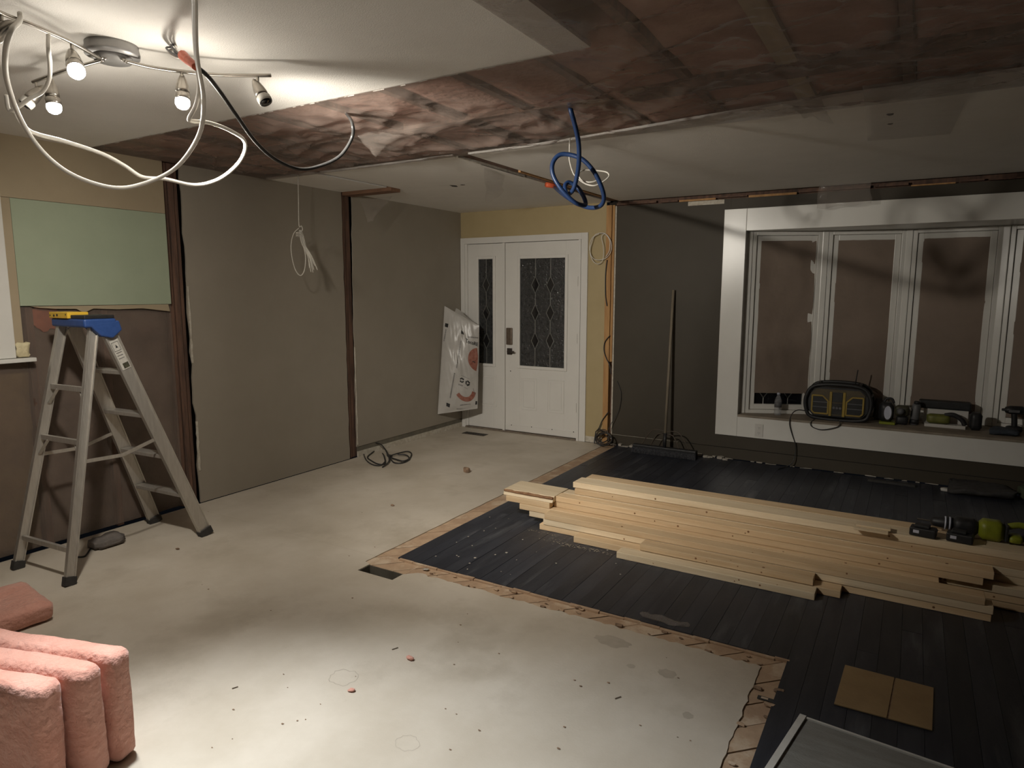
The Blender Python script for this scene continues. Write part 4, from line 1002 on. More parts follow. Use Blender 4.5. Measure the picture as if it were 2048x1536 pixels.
# batteries
def battery(px, py, label, w=0.12, yaw=-8):
    c = W(px, py, 2, ZT); c.y = max(c.y, 4.052)
    e = thing('battery_pack', (c.x, c.y, ZT + 0.0005), label, 'battery'); e.rotation_euler.z = math.radians(yaw)
    L0 = Vector(e.location)
    def ob(name, a, b, m, bv=0.004, par=None):
        return MB().box(L0 + Vector(a), L0 + Vector(b)).build(name, m, par or e, bevel=bv)
    b_ = ob('case', (-w / 2, -0.035, 0), (w / 2, 0.035, 0.045), M_BLK, 0.006)
    ob('slide', (-w / 2 + 0.02, -0.025, 0.045), (w / 2 - 0.03, 0.025, 0.060), M_BLK)
    ob('badge', (-w / 2 + 0.018, -0.0365, 0.018), (-w / 2 + 0.045, -0.0355, 0.034), M_LENS, 0)
    ob('latch', (w / 2 - 0.02, -0.030, 0.030), (w / 2 + 0.004, 0.030, 0.040), M_GREYP)
    return e
battery(1846, 1083, 'black battery pack beside the wood scraps on the lumber')
battery(1922, 1099, 'black battery pack in front of the lime power tool', 0.115)
# lime green cordless tool lying on its side
tc = W(1985, 1096, 2, ZT)
tl = thing('power_tool', (tc.x, 4.16, ZT), 'lime green and black cordless saw lying on the lumber stack', 'power tool')
bx = tc.x; by = 4.16
MB().softbox((bx - 0.17, by - 0.045, ZT + 0.012), (bx - 0.055, by + 0.045, ZT + 0.098), (6, 4, 4), 0.002, 9, 1, 0.03).build('gearbox', M_BLK, tl, smooth=True)
for dx_ in (-0.205, -0.185):
    MB().lathe([(0.036, 0), (0.036, 0.008)], (bx + dx_, by, ZT + 0.055), (1, 0, 0), 20).build('collar', M_LENS, tl, smooth=True)
MB().lathe([(0.012, -0.10), (0.026, -0.085), (0.030, -0.03), (0.034, 0.0)], (bx - 0.17, by, ZT + 0.055), (1, 0, 0), 20).build('nose', M_BLK, tl, smooth=True)
MB().box((bx - 0.33, by - 0.006, ZT + 0.052), (bx - 0.27, by + 0.006, ZT + 0.057)).build('blade', M_STEEL, tl)
MB().softbox((bx - 0.055, by - 0.048, ZT + 0.004), (bx + 0.055, by + 0.048, ZT + 0.105), (6, 5, 5), 0.002, 9, 2, 0.035).build('motor_housing', M_LIME, tl, smooth=True)
MB().box((bx + 0.056, by - 0.046, ZT + 0.012), (bx + 0.070, by + 0.046, ZT + 0.098)).build('grip_band', M_BLK, tl, bevel=0.004)
MB().softbox((bx + 0.071, by - 0.042, ZT + 0.006), (bx + 0.135, by + 0.040, ZT + 0.050), (4, 4, 4), 0.002, 9, 3, 0.02).build('lower_handle', M_LIME, tl, smooth=True)
MB().tube(spline([(bx + 0.071, by, ZT + 0.085), (bx + 0.12, by, ZT + 0.100), (bx + 0.19, by, ZT + 0.085), (bx + 0.23, by, ZT + 0.055)], 5), 0.016, 10).build('handle', M_LIME, tl, smooth=True)
MB().softbox((bx + 0.137, by - 0.044, ZT + 0.004), (bx + 0.26, by + 0.044, ZT + 0.062), (4, 4, 4), 0.002, 9, 4, 0.02).build('battery', M_BLK, tl, smooth=True)

# ================================================================== INSULATION BAG
BT = [Vector((-4.446, 5.985, 1.408)), Vector((-4.075, 6.115, 1.195)), Vector((-4.100, 6.110, 0.275)), Vector((-4.446, 5.835, 0.222))]
bn = Vector((0.45, -0.85, 0.25)).normalized()
def bagS(u, v, side=1, lift=0.0):
    p = (BT[0] * (1 - u) + BT[1] * u) * (1 - v) + (BT[3] * (1 - u) + BT[2] * u) * v
    e = (max(0, math.sin(math.pi * u)) ** 0.7) * (max(0, math.sin(math.pi * min(1, v * 1.02))) ** 0.5)
    wr = 0.35 * noise.noise(Vector((u * 5 + v * 3, v * 4, 2.0))) + 0.18 * noise.noise(Vector((u * 13 - v * 6, v * 9, 7.0)))
    if side > 0:
        return p + bn * (e * (0.055 + 0.045 * wr) + lift)
    q = p - bn * (e * 0.045)
    q.x = max(q.x, XL + 0.004); q.y = min(q.y, YB - 0.032)
    return q
bag = thing('plastic_bag', tuple(BT[3]), 'white printed plastic insulation bag hung on the wall beside the door', 'bag')
m = MB().grid(lambda u, v: bagS(u, v), 40, 70)
m.grid(lambda u, v: bagS(1 - u, v, -1), 20, 40)
bago = m.build('bag_body', M_BAG, bag, smooth=True)
tp = MB().grid(lambda u, v: bagS(0.30 + 0.62 * u, 0.0) + Vector((-0.02, 0.05, 0.0)) * v + Vector((0, 0, 0.045 * v * (1 - abs(u - 0.15)) * (0.5 + 0.5 * math.cos(u * 3)))), 12, 5).build('open_mouth', M_BAG, bag, smooth=True)
def cuv(cx, cy):
    """position on the printed face from the close-up's pixel grid"""
    u, v = 0.5, 0.5
    for _ in range(12):
        xl = 160 - 115 * v; u = (cx - xl) / (642 - xl)
        t_ = 55 + 235 * u; b_ = 1475 - 185 * u; v = (cy - t_) / (b_ - t_)
    return max(0.01, min(0.985, u)), max(0.01, min(0.985, v))
def decal(name, polys, m):
    q = MB()
    for pl in polys:
        # subdivide so that the print follows the bag
        pts = []
        for i in range(len(pl)):
            a, b = pl[i], pl[(i + 1) % len(pl)]
            n_ = max(1, int(max(abs(a[0] - b[0]), abs(a[1] - b[1])) // 40))
            for k in range(n_): pts.append((a[0] + (b[0] - a[0]) * k / n_, a[1] + (b[1] - a[1]) * k / n_))
        q.add([bagS(*cuv(*p), 1, 0.0035) for p in pts], [tuple(range(len(pts)))])
    return q.build(name, m, bago)
for pl in ([(170, 280), (217, 290), (209, 338), (165, 328)], [(400, 360), (428, 385), (438, 415), (398, 405)], [(180, 1303), (235, 1312), (226, 1358), (176, 1348)], [(612, 1205), (640, 1200), (640, 1238), (606, 1252)], [(562, 724), (598, 730), (592, 765), (557, 757)]):
    decal('print_square', [pl], M_INK)
def dashes(p, q, n, w, m, seed):
    r = random.Random(seed); pol = []
    dx_, dy_ = (q[0] - p[0]) / n, (q[1] - p[1]) / n
    L_ = math.hypot(dx_, dy_); nx, ny = -dy_ / L_, dx_ / L_
    for i in range(n):
        a = (p[0] + dx_ * i, p[1] + dy_ * i); f_ = r.uniform(0.55, 0.8)
        b = (a[0] + dx_ * f_, a[1] + dy_ * f_); hw = w / 2 * r.uniform(0.7, 1)
        pol.append([(a[0] - nx * hw, a[1] - ny * hw), (b[0] - nx * hw, b[1] - ny * hw), (b[0] + nx * hw, b[1] + ny * hw), (a[0] + nx * hw, a[1] + ny * hw)])
    return decal('small_print', pol, m)
dashes((395, 495), (335, 850), 26, 18, M_GREYINK, 1); dashes((308, 912), (236, 1240), 25, 20, M_GREYINK, 2); dashes((182, 362), (148, 520), 12, 16, M_GREYINK, 3)
dashes((490, 440), (636, 436), 11, 18, M_GREYINK, 4); dashes((385, 1300), (540, 1255), 10, 12, M_GREYINK, 5); dashes((330, 1355), (600, 1310), 16, 10, M_GREYINK, 6); dashes((575, 1060), (605, 1140), 5, 12, M_GREYINK, 7)
def arc(cx, cy, r0, r1, a0, a1, n, clipx=640):
    pol = []
    for i in range(n):
        t0 = a0 + (a1 - a0) * i / n; t1 = a0 + (a1 - a0) * (i + 1) / n
        pol.append([(min(clipx, cx + r0 * math.cos(t0)), cy + r0 * math.sin(t0)), (min(clipx, cx + r1 * math.cos(t0)), cy + r1 * math.sin(t0)), (min(clipx, cx + r1 * math.cos(t1)), cy + r1 * math.sin(t1)), (min(clipx, cx + r0 * math.cos(t1)), cy + r0 * math.sin(t1))])
    return pol
decal('print_disc', arc(640, 700, 4, 143, math.radians(100), math.radians(262), 18), M_SALMON)
decal('print_band', arc(455, 1080, 105, 160, math.radians(8), math.radians(142), 16), M_SALMON)
# recycling arrows in their box
for c_ in ((412, 985), (495, 1008)):
    for a0 in (0.3, 3.44) if c_[0] < 450 else (0.2, 2.3, 4.4):
        sp_ = 2.1 if c_[0] < 450 else 1.4
        decal('print_arrow', arc(c_[0], c_[1], 15, 32, a0, a0 + sp_, 6), M_INK)
        te = a0 + sp_
        p_ = (c_[0] + 24 * math.cos(te), c_[1] + 24 * math.sin(te)); tx, ty = -math.sin(te), math.cos(te); nx, ny = math.cos(te), math.sin(te)
        decal('print_arrow', [[(p_[0] + nx * 17, p_[1] + ny * 17), (p_[0] + tx * 16, p_[1] + ty * 16), (p_[0] - nx * 17, p_[1] - ny * 17)]], M_INK)
decal('print_box', [[(400, 926), (520, 950), (520, 953), (400, 929)], [(360, 1048), (500, 1076), (500, 1079), (360, 1051)]], M_GREYINK)
dashes((362, 1040), (430, 1052), 7, 14, M_GREYINK, 8)
fc = bpy.data.curves.new('bag_word', 'FONT'); fc.body = 'TocoRE'; fc.size = 1.0
fo = bpy.data.objects.new('bag_word', fc); COL.objects.link(fo)
bpy.context.view_layer.update()
fm = bpy.data.meshes.new_from_object(fo.evaluated_get(bpy.context.evaluated_depsgraph_get()))
xs_ = [v.co.x for v in fm.vertices]; wdt = max(xs_) - min(xs_)
vv = []
for v in fm.vertices:
    s_ = (v.co.x - min(xs_)) / wdt
    hgt = 62 + (26 if s_ < 0.17 else 0)
    vv.append(bagS(*cuv(462 + 168 * s_, 512 + 26 * s_ - v.co.y * hgt), 1, 0.0035))
q = MB().add(vv, [tuple(p.vertices) for p in fm.polygons]); q.build('print_word', M_INK, bago)
q = MB().add([p + bn * 0.0006 + Vector((0.0022, 0.001, 0)) for p in vv], [tuple(p.vertices) for p in fm.polygons]); q.build('print_word', M_INK, bago)
bpy.data.objects.remove(fo)

# ================================================================== SMALL THINGS ON THE PALE FLOOR
# floor register
a = W(929, 865, 2, 0); b = W(971, 871, 2, 0)
rg = MB().box((a.x, a.y - 0.055, 0.0005), (b.x + 0.0, a.y + 0.045, 0.004)).build('floor_register', mat('register_brown', (0.06, 0.045, 0.032), 0.5, (0.05, 0.037, 0.027), 20, 3))
tag(rg, 'brown metal floor register in front of the sidelight', 'floor vent')
for k in range(9):
    xx = a.x + (b.x - a.x) * (k + 0.5) / 9
    MB().box((xx - 0.008, a.y - 0.045, 0.0042), (xx + 0.004, a.y + 0.035, 0.006)).build('louvre', M_RUB, rg)
# black coil by the wall
cl = thing('black_cable_coil', tuple(W(775, 920, 2, 0)), 'black cable coiled in a figure eight by the wall stud', 'cable')
def coil(px, base=0.008): 
    out = []
    for x_, y_, z_ in px:
        out.append(W(x_, y_, 2, base + z_))
    return out
MB().tube(spline(coil([(765, 934, 0), (778, 922, 0.01), (774, 904, .02), (762, 893, 0), (745, 905, 0.0), (735, 914, 0), (742, 921, 0), (756, 928, 0), (770, 927, 0), (768, 912, 0.005), (765, 907, .006)]), 6), 0.0065, 7).build('loop', M_CBLK, cl, smooth=True)
MB().tube(spline([W(728, 910, 2, 0.01), W(734, 922, 2, 0.008), W(748, 930, 2, 0.008), W(764, 929, 2, 0.01), W(774, 915, 1, 4.75) , W(772, 902, 1, 4.80), W(762, 889, 1, 4.84), W(748, 886, 1, 4.86), W(735, 893, 1, 4.84), W(729, 904, 1, 4.80)], 6, True), 0.0055, 7).build('loop', M_CBLK, cl, smooth=True)
MB().tube(spline(coil([(776, 913, .012), (795, 907, .012), (815, 903, .01), (823, 908, 0), (817, 920, 0), (803, 926, 0), (788, 925, 0), (780, 915, .008), (790, 918, .012), (806, 922, .012), (818, 917, .012), (812, 910, .012), (795, 909, .016)]), 6), 0.0065, 7).build('loop', M_CBLK, cl, smooth=True)
MB().tube([W(776, 911, 2, 0.012), W(783, 912, 2, 0.014)], 0.013, 8).build('tie', M_RUB, cl)
# crumbs
r = random.Random(2)
def crumb(px, py, s_, m, label, cat='debris', z=0.0005, flat=0.5, group=None):
    c = W(px, py, 2, z)
    o = MB().softbox((c.x - s_, c.y - s_ * 0.7, z), (c.x + s_, c.y + s_ * 0.7, z + s_ * flat), (3, 3, 2), s_ * 0.3, 0.6 / s_, px, s_ * 0.5).build('debris_crumb', m)
    return tag(o, label, cat, group)
crumb(933, 945, 0.028, M_CHIP, 'dark crumpled scrap on the entry floor by the lumber', flat=1.6)
crumb(785, 1012, 0.014, M_CHIP, 'small brown crumb on the floor midway to the entry', flat=.9)
crumb(820, 1319, 0.016, M_PINK, 'pinkish tuft of insulation lying on the bright floor', flat=.9)
crumb(703, 1382, 0.015, M_PINK, 'pale pink fluff beside a faint ring stain on the floor', flat=.7)
crumb(355, 1099, 0.012, M_CHIP, 'dark crumb on the floor just past the stepladder', flat=.8)
crumb(852, 1139, 0.018, M_DUST, 'chip of plaster on the bared subfloor by the duct opening', flat=.4)
for k in range(46):
    px = r.uniform(380, 1400); py = r.uniform(1010, 1500)
    p = W(px, py, 2, 0)
    if p.x > SX0 - 0.05 and p.y > SY0 - 0.06: continue
    if p.x > TX0 - 0.05: continue
    crumb(px, py, r.uniform(0.0025, 0.006), M_CHIP, 'tiny dark speck of grit scattered on the pale floor', 'grit', group='grit on the pale floor')
for k, (px, py, z) in enumerate(((790, 1297, 0.002), (470, 1375, 0.002), (1236, 1395, 0.002))):
    a = W(px - 6, py + 2, 2, 0.003); b = W(px + 6, py - 2, 2, 0.003)
    tag(MB().tube([a, b], 0.0018, 6).build('nail', M_BRONZE), 'loose bent nail lying on the pale floor', 'nail', 'nails on the pale floor')
# chips along the torn strips
for k in range(40):
    t = r.random()
    if k < 28: x_, y_ = HX1 + 0.1 + t * (TX0 - HX1 - 0.1), r.uniform(SY0, SY1 - 0.025)
    else: x_, y_ = r.uniform(TX0 + 0.01, TX1 - 0.02), 1.6 + t * 1.1
    s_ = r.uniform(0.006, 0.02)
    o = MB().softbox((x_ - s_, y_ - s_ * 0.5, ZS + 0.002), (x_ + s_, y_ + s_ * 0.5, ZS + 0.002 + s_ * 0.6), (3, 2, 2), s_ * 0.3, 40, k, 0.004).build('wood_chip', M_SUB if k % 3 else M_CHIP)
    tag(o, 'splintered wood chip in the bared subfloor strip', 'wood chip', 'chips in the bared strip')
c = W(1534, 1399, 2, ZS + 0.004)
o = MB().box((c.x - 0.035, c.y - 0.011, ZS + 0.003), (c.x + 0.035, c.y + 0.011, ZS + 0.006)).build('metal_plate', M_RUB); tag(o, 'small dark metal plate on the bared strip near the cardboard', 'metal plate')
MB().box((c.x - 0.022, c.y - 0.005, ZS + 0.0061), (c.x + 0.004, c.y + 0.006, ZS + 0.0068)).build('slot', M_SUB, o)
# pale dust and chips on the black floor
r = random.Random(31)
for k in range(34):
    px = r.uniform(860, 1250); py = r.uniform(1010, 1150)
    p = W(px, py, 2, ZD)
    if p.x < SX1 + 0.03 or p.y < SY1 + 0.03: continue
    s_ = r.uniform(0.002, 0.005) if k > 3 else 0.007
    o = MB().box((p.x - s_, p.y - s_, ZD + 0.001), (p.x + s_, p.y + s_ * 0.8, ZD + 0.003)).build('plaster_speck', M_DUST)
    tag(o, 'white plaster speck on the black floor beside the lumber', 'plaster speck', 'plaster specks on the black floor')
for k, (px, py, w_, d_) in enumerate(((1062, 1036, 0.06, 0.03), (1100, 1066, 0.07, 0.02), (1128, 1088, 0.06, 0.02), (1185, 1100, 0.06, 0.015))):
    p = W(px, py, 2, ZD); rr = random.Random(k); q = MB()
    for j in range(90):
        xx = p.x + rr.gauss(0, w_); yy = p.y + rr.gauss(0, d_); s_ = rr.uniform(0.0015, 0.005)
        if yy > 3.53 + (0.09 if xx < -1.42 else 0) + (0.1 if xx < -1.76 else 0): continue
        q.softbox((xx - s_, yy - s_, ZD + 0.0008), (xx + s_, yy + s_, ZD + 0.0008 + s_ * 0.35), (2, 2, 1), s_ * 0.3, 50, j, s_ * 0.3)
    if q.v: tag(q.build('sawdust', mat('sawdust', (0.25, 0.22, 0.175), 0.95, (0.19, 0.165, 0.13), 30, 4)), 'pale sawdust drifted against the front of the lumber stack', 'sawdust', kind='stuff')
# crumpled clear plastic by the strip
p = W(1330, 1243, 2, ZD)
o = MB().softbox((p.x - 0.12, p.y - 0.022, ZD + 0.001), (p.x + 0.12, p.y + 0.022, ZD + 0.018), (12, 4, 3), 0.012, 16, 4, 0.02).build('crumpled_film', M_FLAP, smooth=True)
tag(o, 'crumpled strip of clear film on the black floor edge', 'plastic film')

# ================================================================== CARDBOARD AND FURNACE FILTER
cg = [W(1690, 1332, 2, ZD), W(1867, 1378, 2, ZD), W(1864, 1463, 2, ZD), W(1668, 1410, 2, ZD)]
f0 = cg[0] * 0.42 + cg[1] * 0.58; f1 = cg[3] * 0.44 + cg[2] * 0.56
cbx = thing('cardboard_sheet', tuple((cg[0] + cg[2]) / 2), 'folded piece of brown cardboard flat on the black floor', 'cardboard')
def cpiece(q, z0=0.002):
    return MB().prism([(p.x, p.y, ZD + z0) for p in q][::-1], (0, 0, 0.004)).build('panel', M_CARD, cbx)
gp = (f1 - f0).normalized() * 0.0
dx_ = Vector((0.003, 0, 0))
cpiece([cg[0], f0 - dx_, f1 - dx_, cg[3]]); cpiece([f0 + dx_, cg[1], cg[2], f1 + dx_])
MB().prism([(p.x, p.y, ZD + 0.0015) for p in (f0 - dx_ * 1.5, f0 + dx_ * 1.5, f1 + dx_ * 1.5, f1 - dx_ * 1.5)][::-1], (0, 0, 0.002)).build('crease', M_CHIP, cbx)
ZF = ZD + 0.045
ft = [W(1600, 1427, 2, ZF), W(1846, 1512, 2, ZF)]
u_ = (ft[1] - ft[0]); L_ = u_.length; u_ = u_.normalized(); v_ = Vector((u_.y, -u_.x, 0))
if v_.y > 0: v_ = -v_
sk = (W(1530, 1534, 2, ZF) - ft[0])
v_ = (sk - Vector((0, 0, sk.z))).normalized()
DEP = 0.50; L_ = 0.50
fl = thing('furnace_filter', tuple(Vector((ft[0].x, ft[0].y, ZD))), 'dusty grey furnace filter in a white card frame', 'air filter')
def fpt(a, b, z): p = ft[0] + u_ * a + v_ * b; return (p.x, p.y, z)
def fbar(name, a0, a1, b0, b1, z0, z1, m, par=None):
    return MB().prism([fpt(a0, b0, z0), fpt(a1, b0, z0), fpt(a1, b1, z0), fpt(a0, b1, z0)][::-1] if True else [], (0, 0, z1 - z0)).build(name, m, par or fl)
fbar('filter_media', 0.012, L_ - 0.012, 0.012, DEP - 0.012, ZD + 0.012, ZF - 0.008, M_FILTER)
fbar('frame_rail', 0.0, 0.022, 0.0, DEP, ZD + 0.0015, ZF, M_FRAME)
fbar('frame_rail', L_ - 0.022, L_, 0.0, DEP, ZD + 0.0015, ZF, M_FRAME)
fbar('frame_rail', 0.0225, L_ - 0.0225, 0.0, 0.010, ZD + 0.0015, ZF - 0.003, M_FRAME)
fbar('frame_rail', 0.0225, L_ - 0.0225, DEP - 0.022, DEP, ZD + 0.0015, ZF, M_FRAME)


# ================================================================== PUSH BROOM
hb = W(1262, 905, 2, ZD); he = W(1391, 920, 2, ZD)
yb_ = 6.155
bm_ = thing('push_broom', ((hb.x + he.x) / 2, yb_, ZD), 'push broom with a wide black head leaning on the olive wall', 'broom')
MB().box((hb.x, yb_ - 0.032, ZD + 0.055), (he.x, yb_ + 0.032, ZD + 0.080)).build('broom_block', M_BLK, bm_, bevel=0.006)
m = MB(); rr = random.Random(1); n_ = 46
for k in range(n_):
    x_ = hb.x + (he.x - hb.x) * (k + 0.5) / n_
    for j in range(4):
        y_ = yb_ - 0.026 + j * 0.0173
        m.add([(x_ - 0.0065, y_ - 0.008, ZD + 0.056), (x_ + 0.0065, y_ - 0.008, ZD + 0.056), (x_ + 0.0065, y_ + 0.008, ZD + 0.056), (x_ - 0.0065, y_ + 0.008, ZD + 0.056),
               (x_ - 0.009 + rr.uniform(-.004, .004), y_ - 0.012 - (0.012 if j == 0 else 0), ZD + 0.001), (x_ + 0.009 + rr.uniform(-.004, .004), y_ - 0.012 - (0.012 if j == 0 else 0), ZD + 0.001), (x_ + 0.009, y_ + 0.010, ZD + 0.001), (x_ - 0.009, y_ + 0.010, ZD + 0.001)],
              [(0, 1, 2, 3), (7, 6, 5, 4), (4, 5, 1, 0), (5, 6, 2, 1), (6, 7, 3, 2), (7, 4, 0, 3)])
m.build('bristles', M_BRIS, bm_, kind='stuff')
hx0 = W(1329, 890, 1, yb_).x; hx1 = W(1347, 580, 1, YB - 0.03)
MB().tube([(hx0, yb_, ZD + 0.079), (hx1.x, YB - 0.030, hx1.z)], 0.0135, 12).build('handle', M_BROOM, bm_, smooth=True)
MB().tube([(hx0, yb_, ZD + 0.079), (hx0 + (hx1.x - hx0) * .09, yb_ + (YB - .03 - yb_) * .09, ZD + 0.079 + (hx1.z - ZD - .08) * .09)], 0.0165, 12).build('ferrule', M_BLK, bm_, smooth=True)
pt = Vector((hx0 + 0.012, yb_ + 0.02, 0.24))
for sx, ex in ((-1, -0.23), (-1, -0.14), (1, 0.14), (1, 0.24)):
    MB().tube(spline([(hx0 + 0.006, yb_ + 0.012, 0.235 if abs(ex) > .2 else 0.20), (hx0 + ex * 0.55, yb_ + 0.012, 0.235 if abs(ex) > .2 else 0.20), (hx0 + ex, yb_, ZD + 0.079)], 6), 0.005, 7).build('brace_rod', M_CBROWN, bm_, smooth=True)

# ================================================================== THINGS ON THE WINDOW SEAT
ZW = IZ0 + 0.0005
# water bottle
c = W(1555, 830, 2, ZW)
wbt = thing('water_bottle', (c.x, c.y, ZW), 'clear plastic water bottle beside the radio on the window seat', 'bottle')
MB().lathe([(0.026, 0), (0.031, 0.006), (0.032, 0.05), (0.030, 0.06), (0.032, 0.07), (0.032, 0.13), (0.026, 0.155), (0.014, 0.18), (0.0125, 0.19)], (c.x, c.y, ZW), (0, 0, 1), 24).build('bottle_body', M_CLEAR, wbt, smooth=True)
MB().lathe([(0.0145, 0.190), (0.0145, 0.206), (0.013, 0.208)], (c.x, c.y, ZW), (0, 0, 1), 18).build('cap', M_LENS, wbt, smooth=True)
MB().lathe([(0.0325, 0.075), (0.0328, 0.10), (0.0325, 0.125)], (c.x, c.y, ZW), (0, 0, 1), 24).build('wrap_label', M_GREYP, wbt, smooth=True)
# jobsite radio
A = W(1607, 838, 1, 6.44).x; B = W(1742, 838, 1, 6.44).x
zt = W(1670, 768, 1, 6.44).z
yr = 6.44
rd = thing('jobsite_radio', ((A + B) / 2, yr + 0.11, ZW), 'black and yellow jobsite radio with an aerial on the window seat', 'radio')
def oct_(x0, x1, z0, z1, c_): return [(x0 + c_, z0), (x1 - c_, z0), (x1, z0 + c_), (x1, z1 - c_ * 1.2), (x1 - c_ * 1.2, z1), (x0 + c_ * 1.2, z1), (x0, z1 - c_ * 1.2), (x0, z0 + c_)]
bd = MB().prism([(x_, yr + 0.012, z_) for x_, z_ in oct_(A + 0.02, B - 0.02, ZW + 0.025, zt - 0.035, 0.06)], (0, 0.19, 0)).build('radio_body', M_BLK, rd, bevel=0.008)
def ringtube(name, y_, c_, ins, rad, m):
    pts = [(x_, y_, z_) for x_, z_ in oct_(A + ins, B - ins, ZW + ins, zt - ins, c_)]
    MB().tube(spline(pts, 5, True), rad, 8, cap=False).build(name, m, rd, smooth=True)
ringtube('roll_cage', yr - 0.004, 0.075, 0.016, 0.016, M_BLK); ringtube('roll_cage', yr + 0.215, 0.075, 0.016, 0.016, M_BLK)
for x_, z_ in oct_(A + 0.012, B - 0.012, ZW + 0.012, zt - 0.012, 0.075)[::1]:
    MB().tube([(x_, yr - 0.004, z_), (x_, yr + 0.215, z_)], 0.011, 8).build('cage_bar', M_BLK, rd, smooth=True)
fA, fB = A + 0.05, B - 0.055; z0_, z1_ = ZW + 0.045, zt - 0.05
fw = fB - fA
face = MB().prism([(x_, yr + 0.002, z_) for x_, z_ in oct_(fA, fB, z0_, z1_, 0.035)], (0, 0.010, 0)).build('face_plate', mat('radio_face', (0.10, 0.075, 0.035), 0.6, (0.065, 0.05, 0.028), 14, 4), rd)
def gr(x0, x1, z0, z1, flip):
    c1 = 0.045
    pl = [(x0, z0 + 0.02), (x0 + 0.02, z0), (x1, z0), (x1, z1 - c1), (x1 - c1, z1), (x0, z1)] if not flip else [(x0, z0), (x1 - 0.02, z0), (x1, z0 + 0.02), (x1, z1), (x0 + c1, z1), (x0, z1 - c1)]
    g_ = MB().prism([(x_, yr - 0.001, z_) for x_, z_ in pl], (0, 0.003, 0)).build('speaker_grille', M_INK, face)
    q = MB()
    for i in range(len(pl)):
        a_, b_ = pl[i], pl[(i + 1) % len(pl)]
        q.bar((a_[0], yr - 0.003, a_[1]), (b_[0], yr - 0.003, b_[1]), 0.012, 0.008, (0, 0, 1) if abs(a_[0] - b_[0]) > 0.001 else (1, 0, 0))
    q.build('grille_frame', M_RADIOY, face)
    for t in (0.36, 0.64):
        MB().bar((x0, yr - 0.003, z0 + (z1 - z0) * t), (x1, yr - 0.003, z0 + (z1 - z0) * t), 0.006, 0.006, (0, 0, 1)).build('grille_bar', M_GREYP, face)
gz1 = z0_ + (z1_ - z0_) * 0.74
gr(fA + 0.012, fA + fw * 0.33, z0_ + 0.012, gz1, False); gr(fA + fw * 0.67, fB - 0.012, z0_ + 0.012, gz1, True)
for x_ in (fA + fw * 0.375, fA + fw * 0.625):
    MB().box((x_ - 0.011, yr - 0.006, z0_ - 0.006), (x_ + 0.011, yr + 0.002, z1_ - 0.02)).build('upright', M_RADIOY, face, bevel=0.003)
MB().box((fA + fw * 0.405, yr - 0.003, z0_ + (z1_ - z0_) * 0.52), (fA + fw * 0.595, yr + 0.002, z1_ - 0.025)).build('display', M_BLK, face, bevel=0.003)
MB().box((fA + fw * 0.405, yr - 0.003, z0_ + 0.01), (fA + fw * 0.595, yr + 0.002, z0_ + (z1_ - z0_) * 0.48)).build('control_panel', M_RUB, face, bevel=0.003)
for k in range(3): MB().lathe([(0.011, 0), (0.010, 0.006)], (fA + fw * (0.44 + 0.06 * k), yr - 0.003, z0_ + (z1_ - z0_) * 0.3), (0, -1, 0), 14).build('knob', M_GREYP, face)
a0_ = W(1710, 770, 1, yr + 0.14); a1_ = W(1716, 740, 1, yr + 0.14)
MB().tube([(a0_.x, yr + 0.14, zt - 0.03), a1_], 0.0045, 8).build('aerial', M_BLK, rd, smooth=True)
# radio cords
cable('radio_cord', [W(1612, 822, 1, 6.46), W(1596, 820, 1, 6.36), W(1584, 828, 1, 6.30), W(1579, 846, 1, 6.295), W(1584, 868, 1, 6.30), W(1591, 890, 1, 6.31), W(1590, 910, 1, 6.30), W(1584, 926, 1, 6.28), W(1570, 934, 2, ZD + .008), W(1556, 938, 2, ZD + .006)], 0.0042, M_CBLK, 'thin black cord trailing from the radio down to the floor')
cable('cord_loop', [W(1630, 838, 1, 6.35), W(1621, 846, 1, 6.295), W(1625, 854, 1, 6.295), W(1640, 859, 1, 6.295), W(1658, 858, 1, 6.295), W(1676, 853, 1, 6.295), W(1680, 845, 1, 6.295), W(1674, 838, 1, 6.35)], 0.004, M_CBLK, 'thin black cord loop drooping over the window seat edge')
def sx(px, y_): return W(px, 840, 1, y_).x
def sz(py, px, y_): return W(px, py, 1, y_).z
# work light with pale oval lens
yl = 6.50
xl_ = sx(1773, yl)
wlg = thing('work_light', (xl_, yl, ZW), 'black work light with a pale oval lens beside the radio', 'work light')
MB().softbox((xl_ - 0.065, yl, ZW + 0.018), (xl_ + 0.05, yl + 0.10, ZW + 0.185), (5, 4, 6), 0.003, 9, 2, 0.05).build('housing', M_BLK, wlg, smooth=True)
MB().prism([(xl_ + 0.005 + 0.028 * math.cos(a), yl - 0.004, ZW + 0.100 + 0.058 * math.sin(a)) for a in [2 * math.pi * i / 24 for i in range(24)]], (0, 0.012, 0)).build('lens', M_LENS, wlg)
MB().prism([(xl_ + 0.005 + 0.036 * math.cos(a), yl + 0.002, ZW + 0.100 + 0.068 * math.sin(a)) for a in [2 * math.pi * i / 24 for i in range(24)]], (0, 0.01, 0)).build('bezel', M_RUB, wlg)
MB().box((xl_ - 0.055, yl - 0.02, ZW), (xl_ + 0.065, yl + 0.09, ZW + 0.020)).build('base', M_LIME, wlg, bevel=0.004)
MB().tube(spline([(xl_ - 0.03, yl + 0.05, ZW + 0.18), (xl_ - 0.01, yl + 0.05, ZW + 0.215), (xl_ + 0.03, yl + 0.05, ZW + 0.215), (xl_ + 0.045, yl + 0.05, ZW + 0.18)], 5), 0.009, 8).build('carry_handle', M_BLK, wlg, smooth=True)
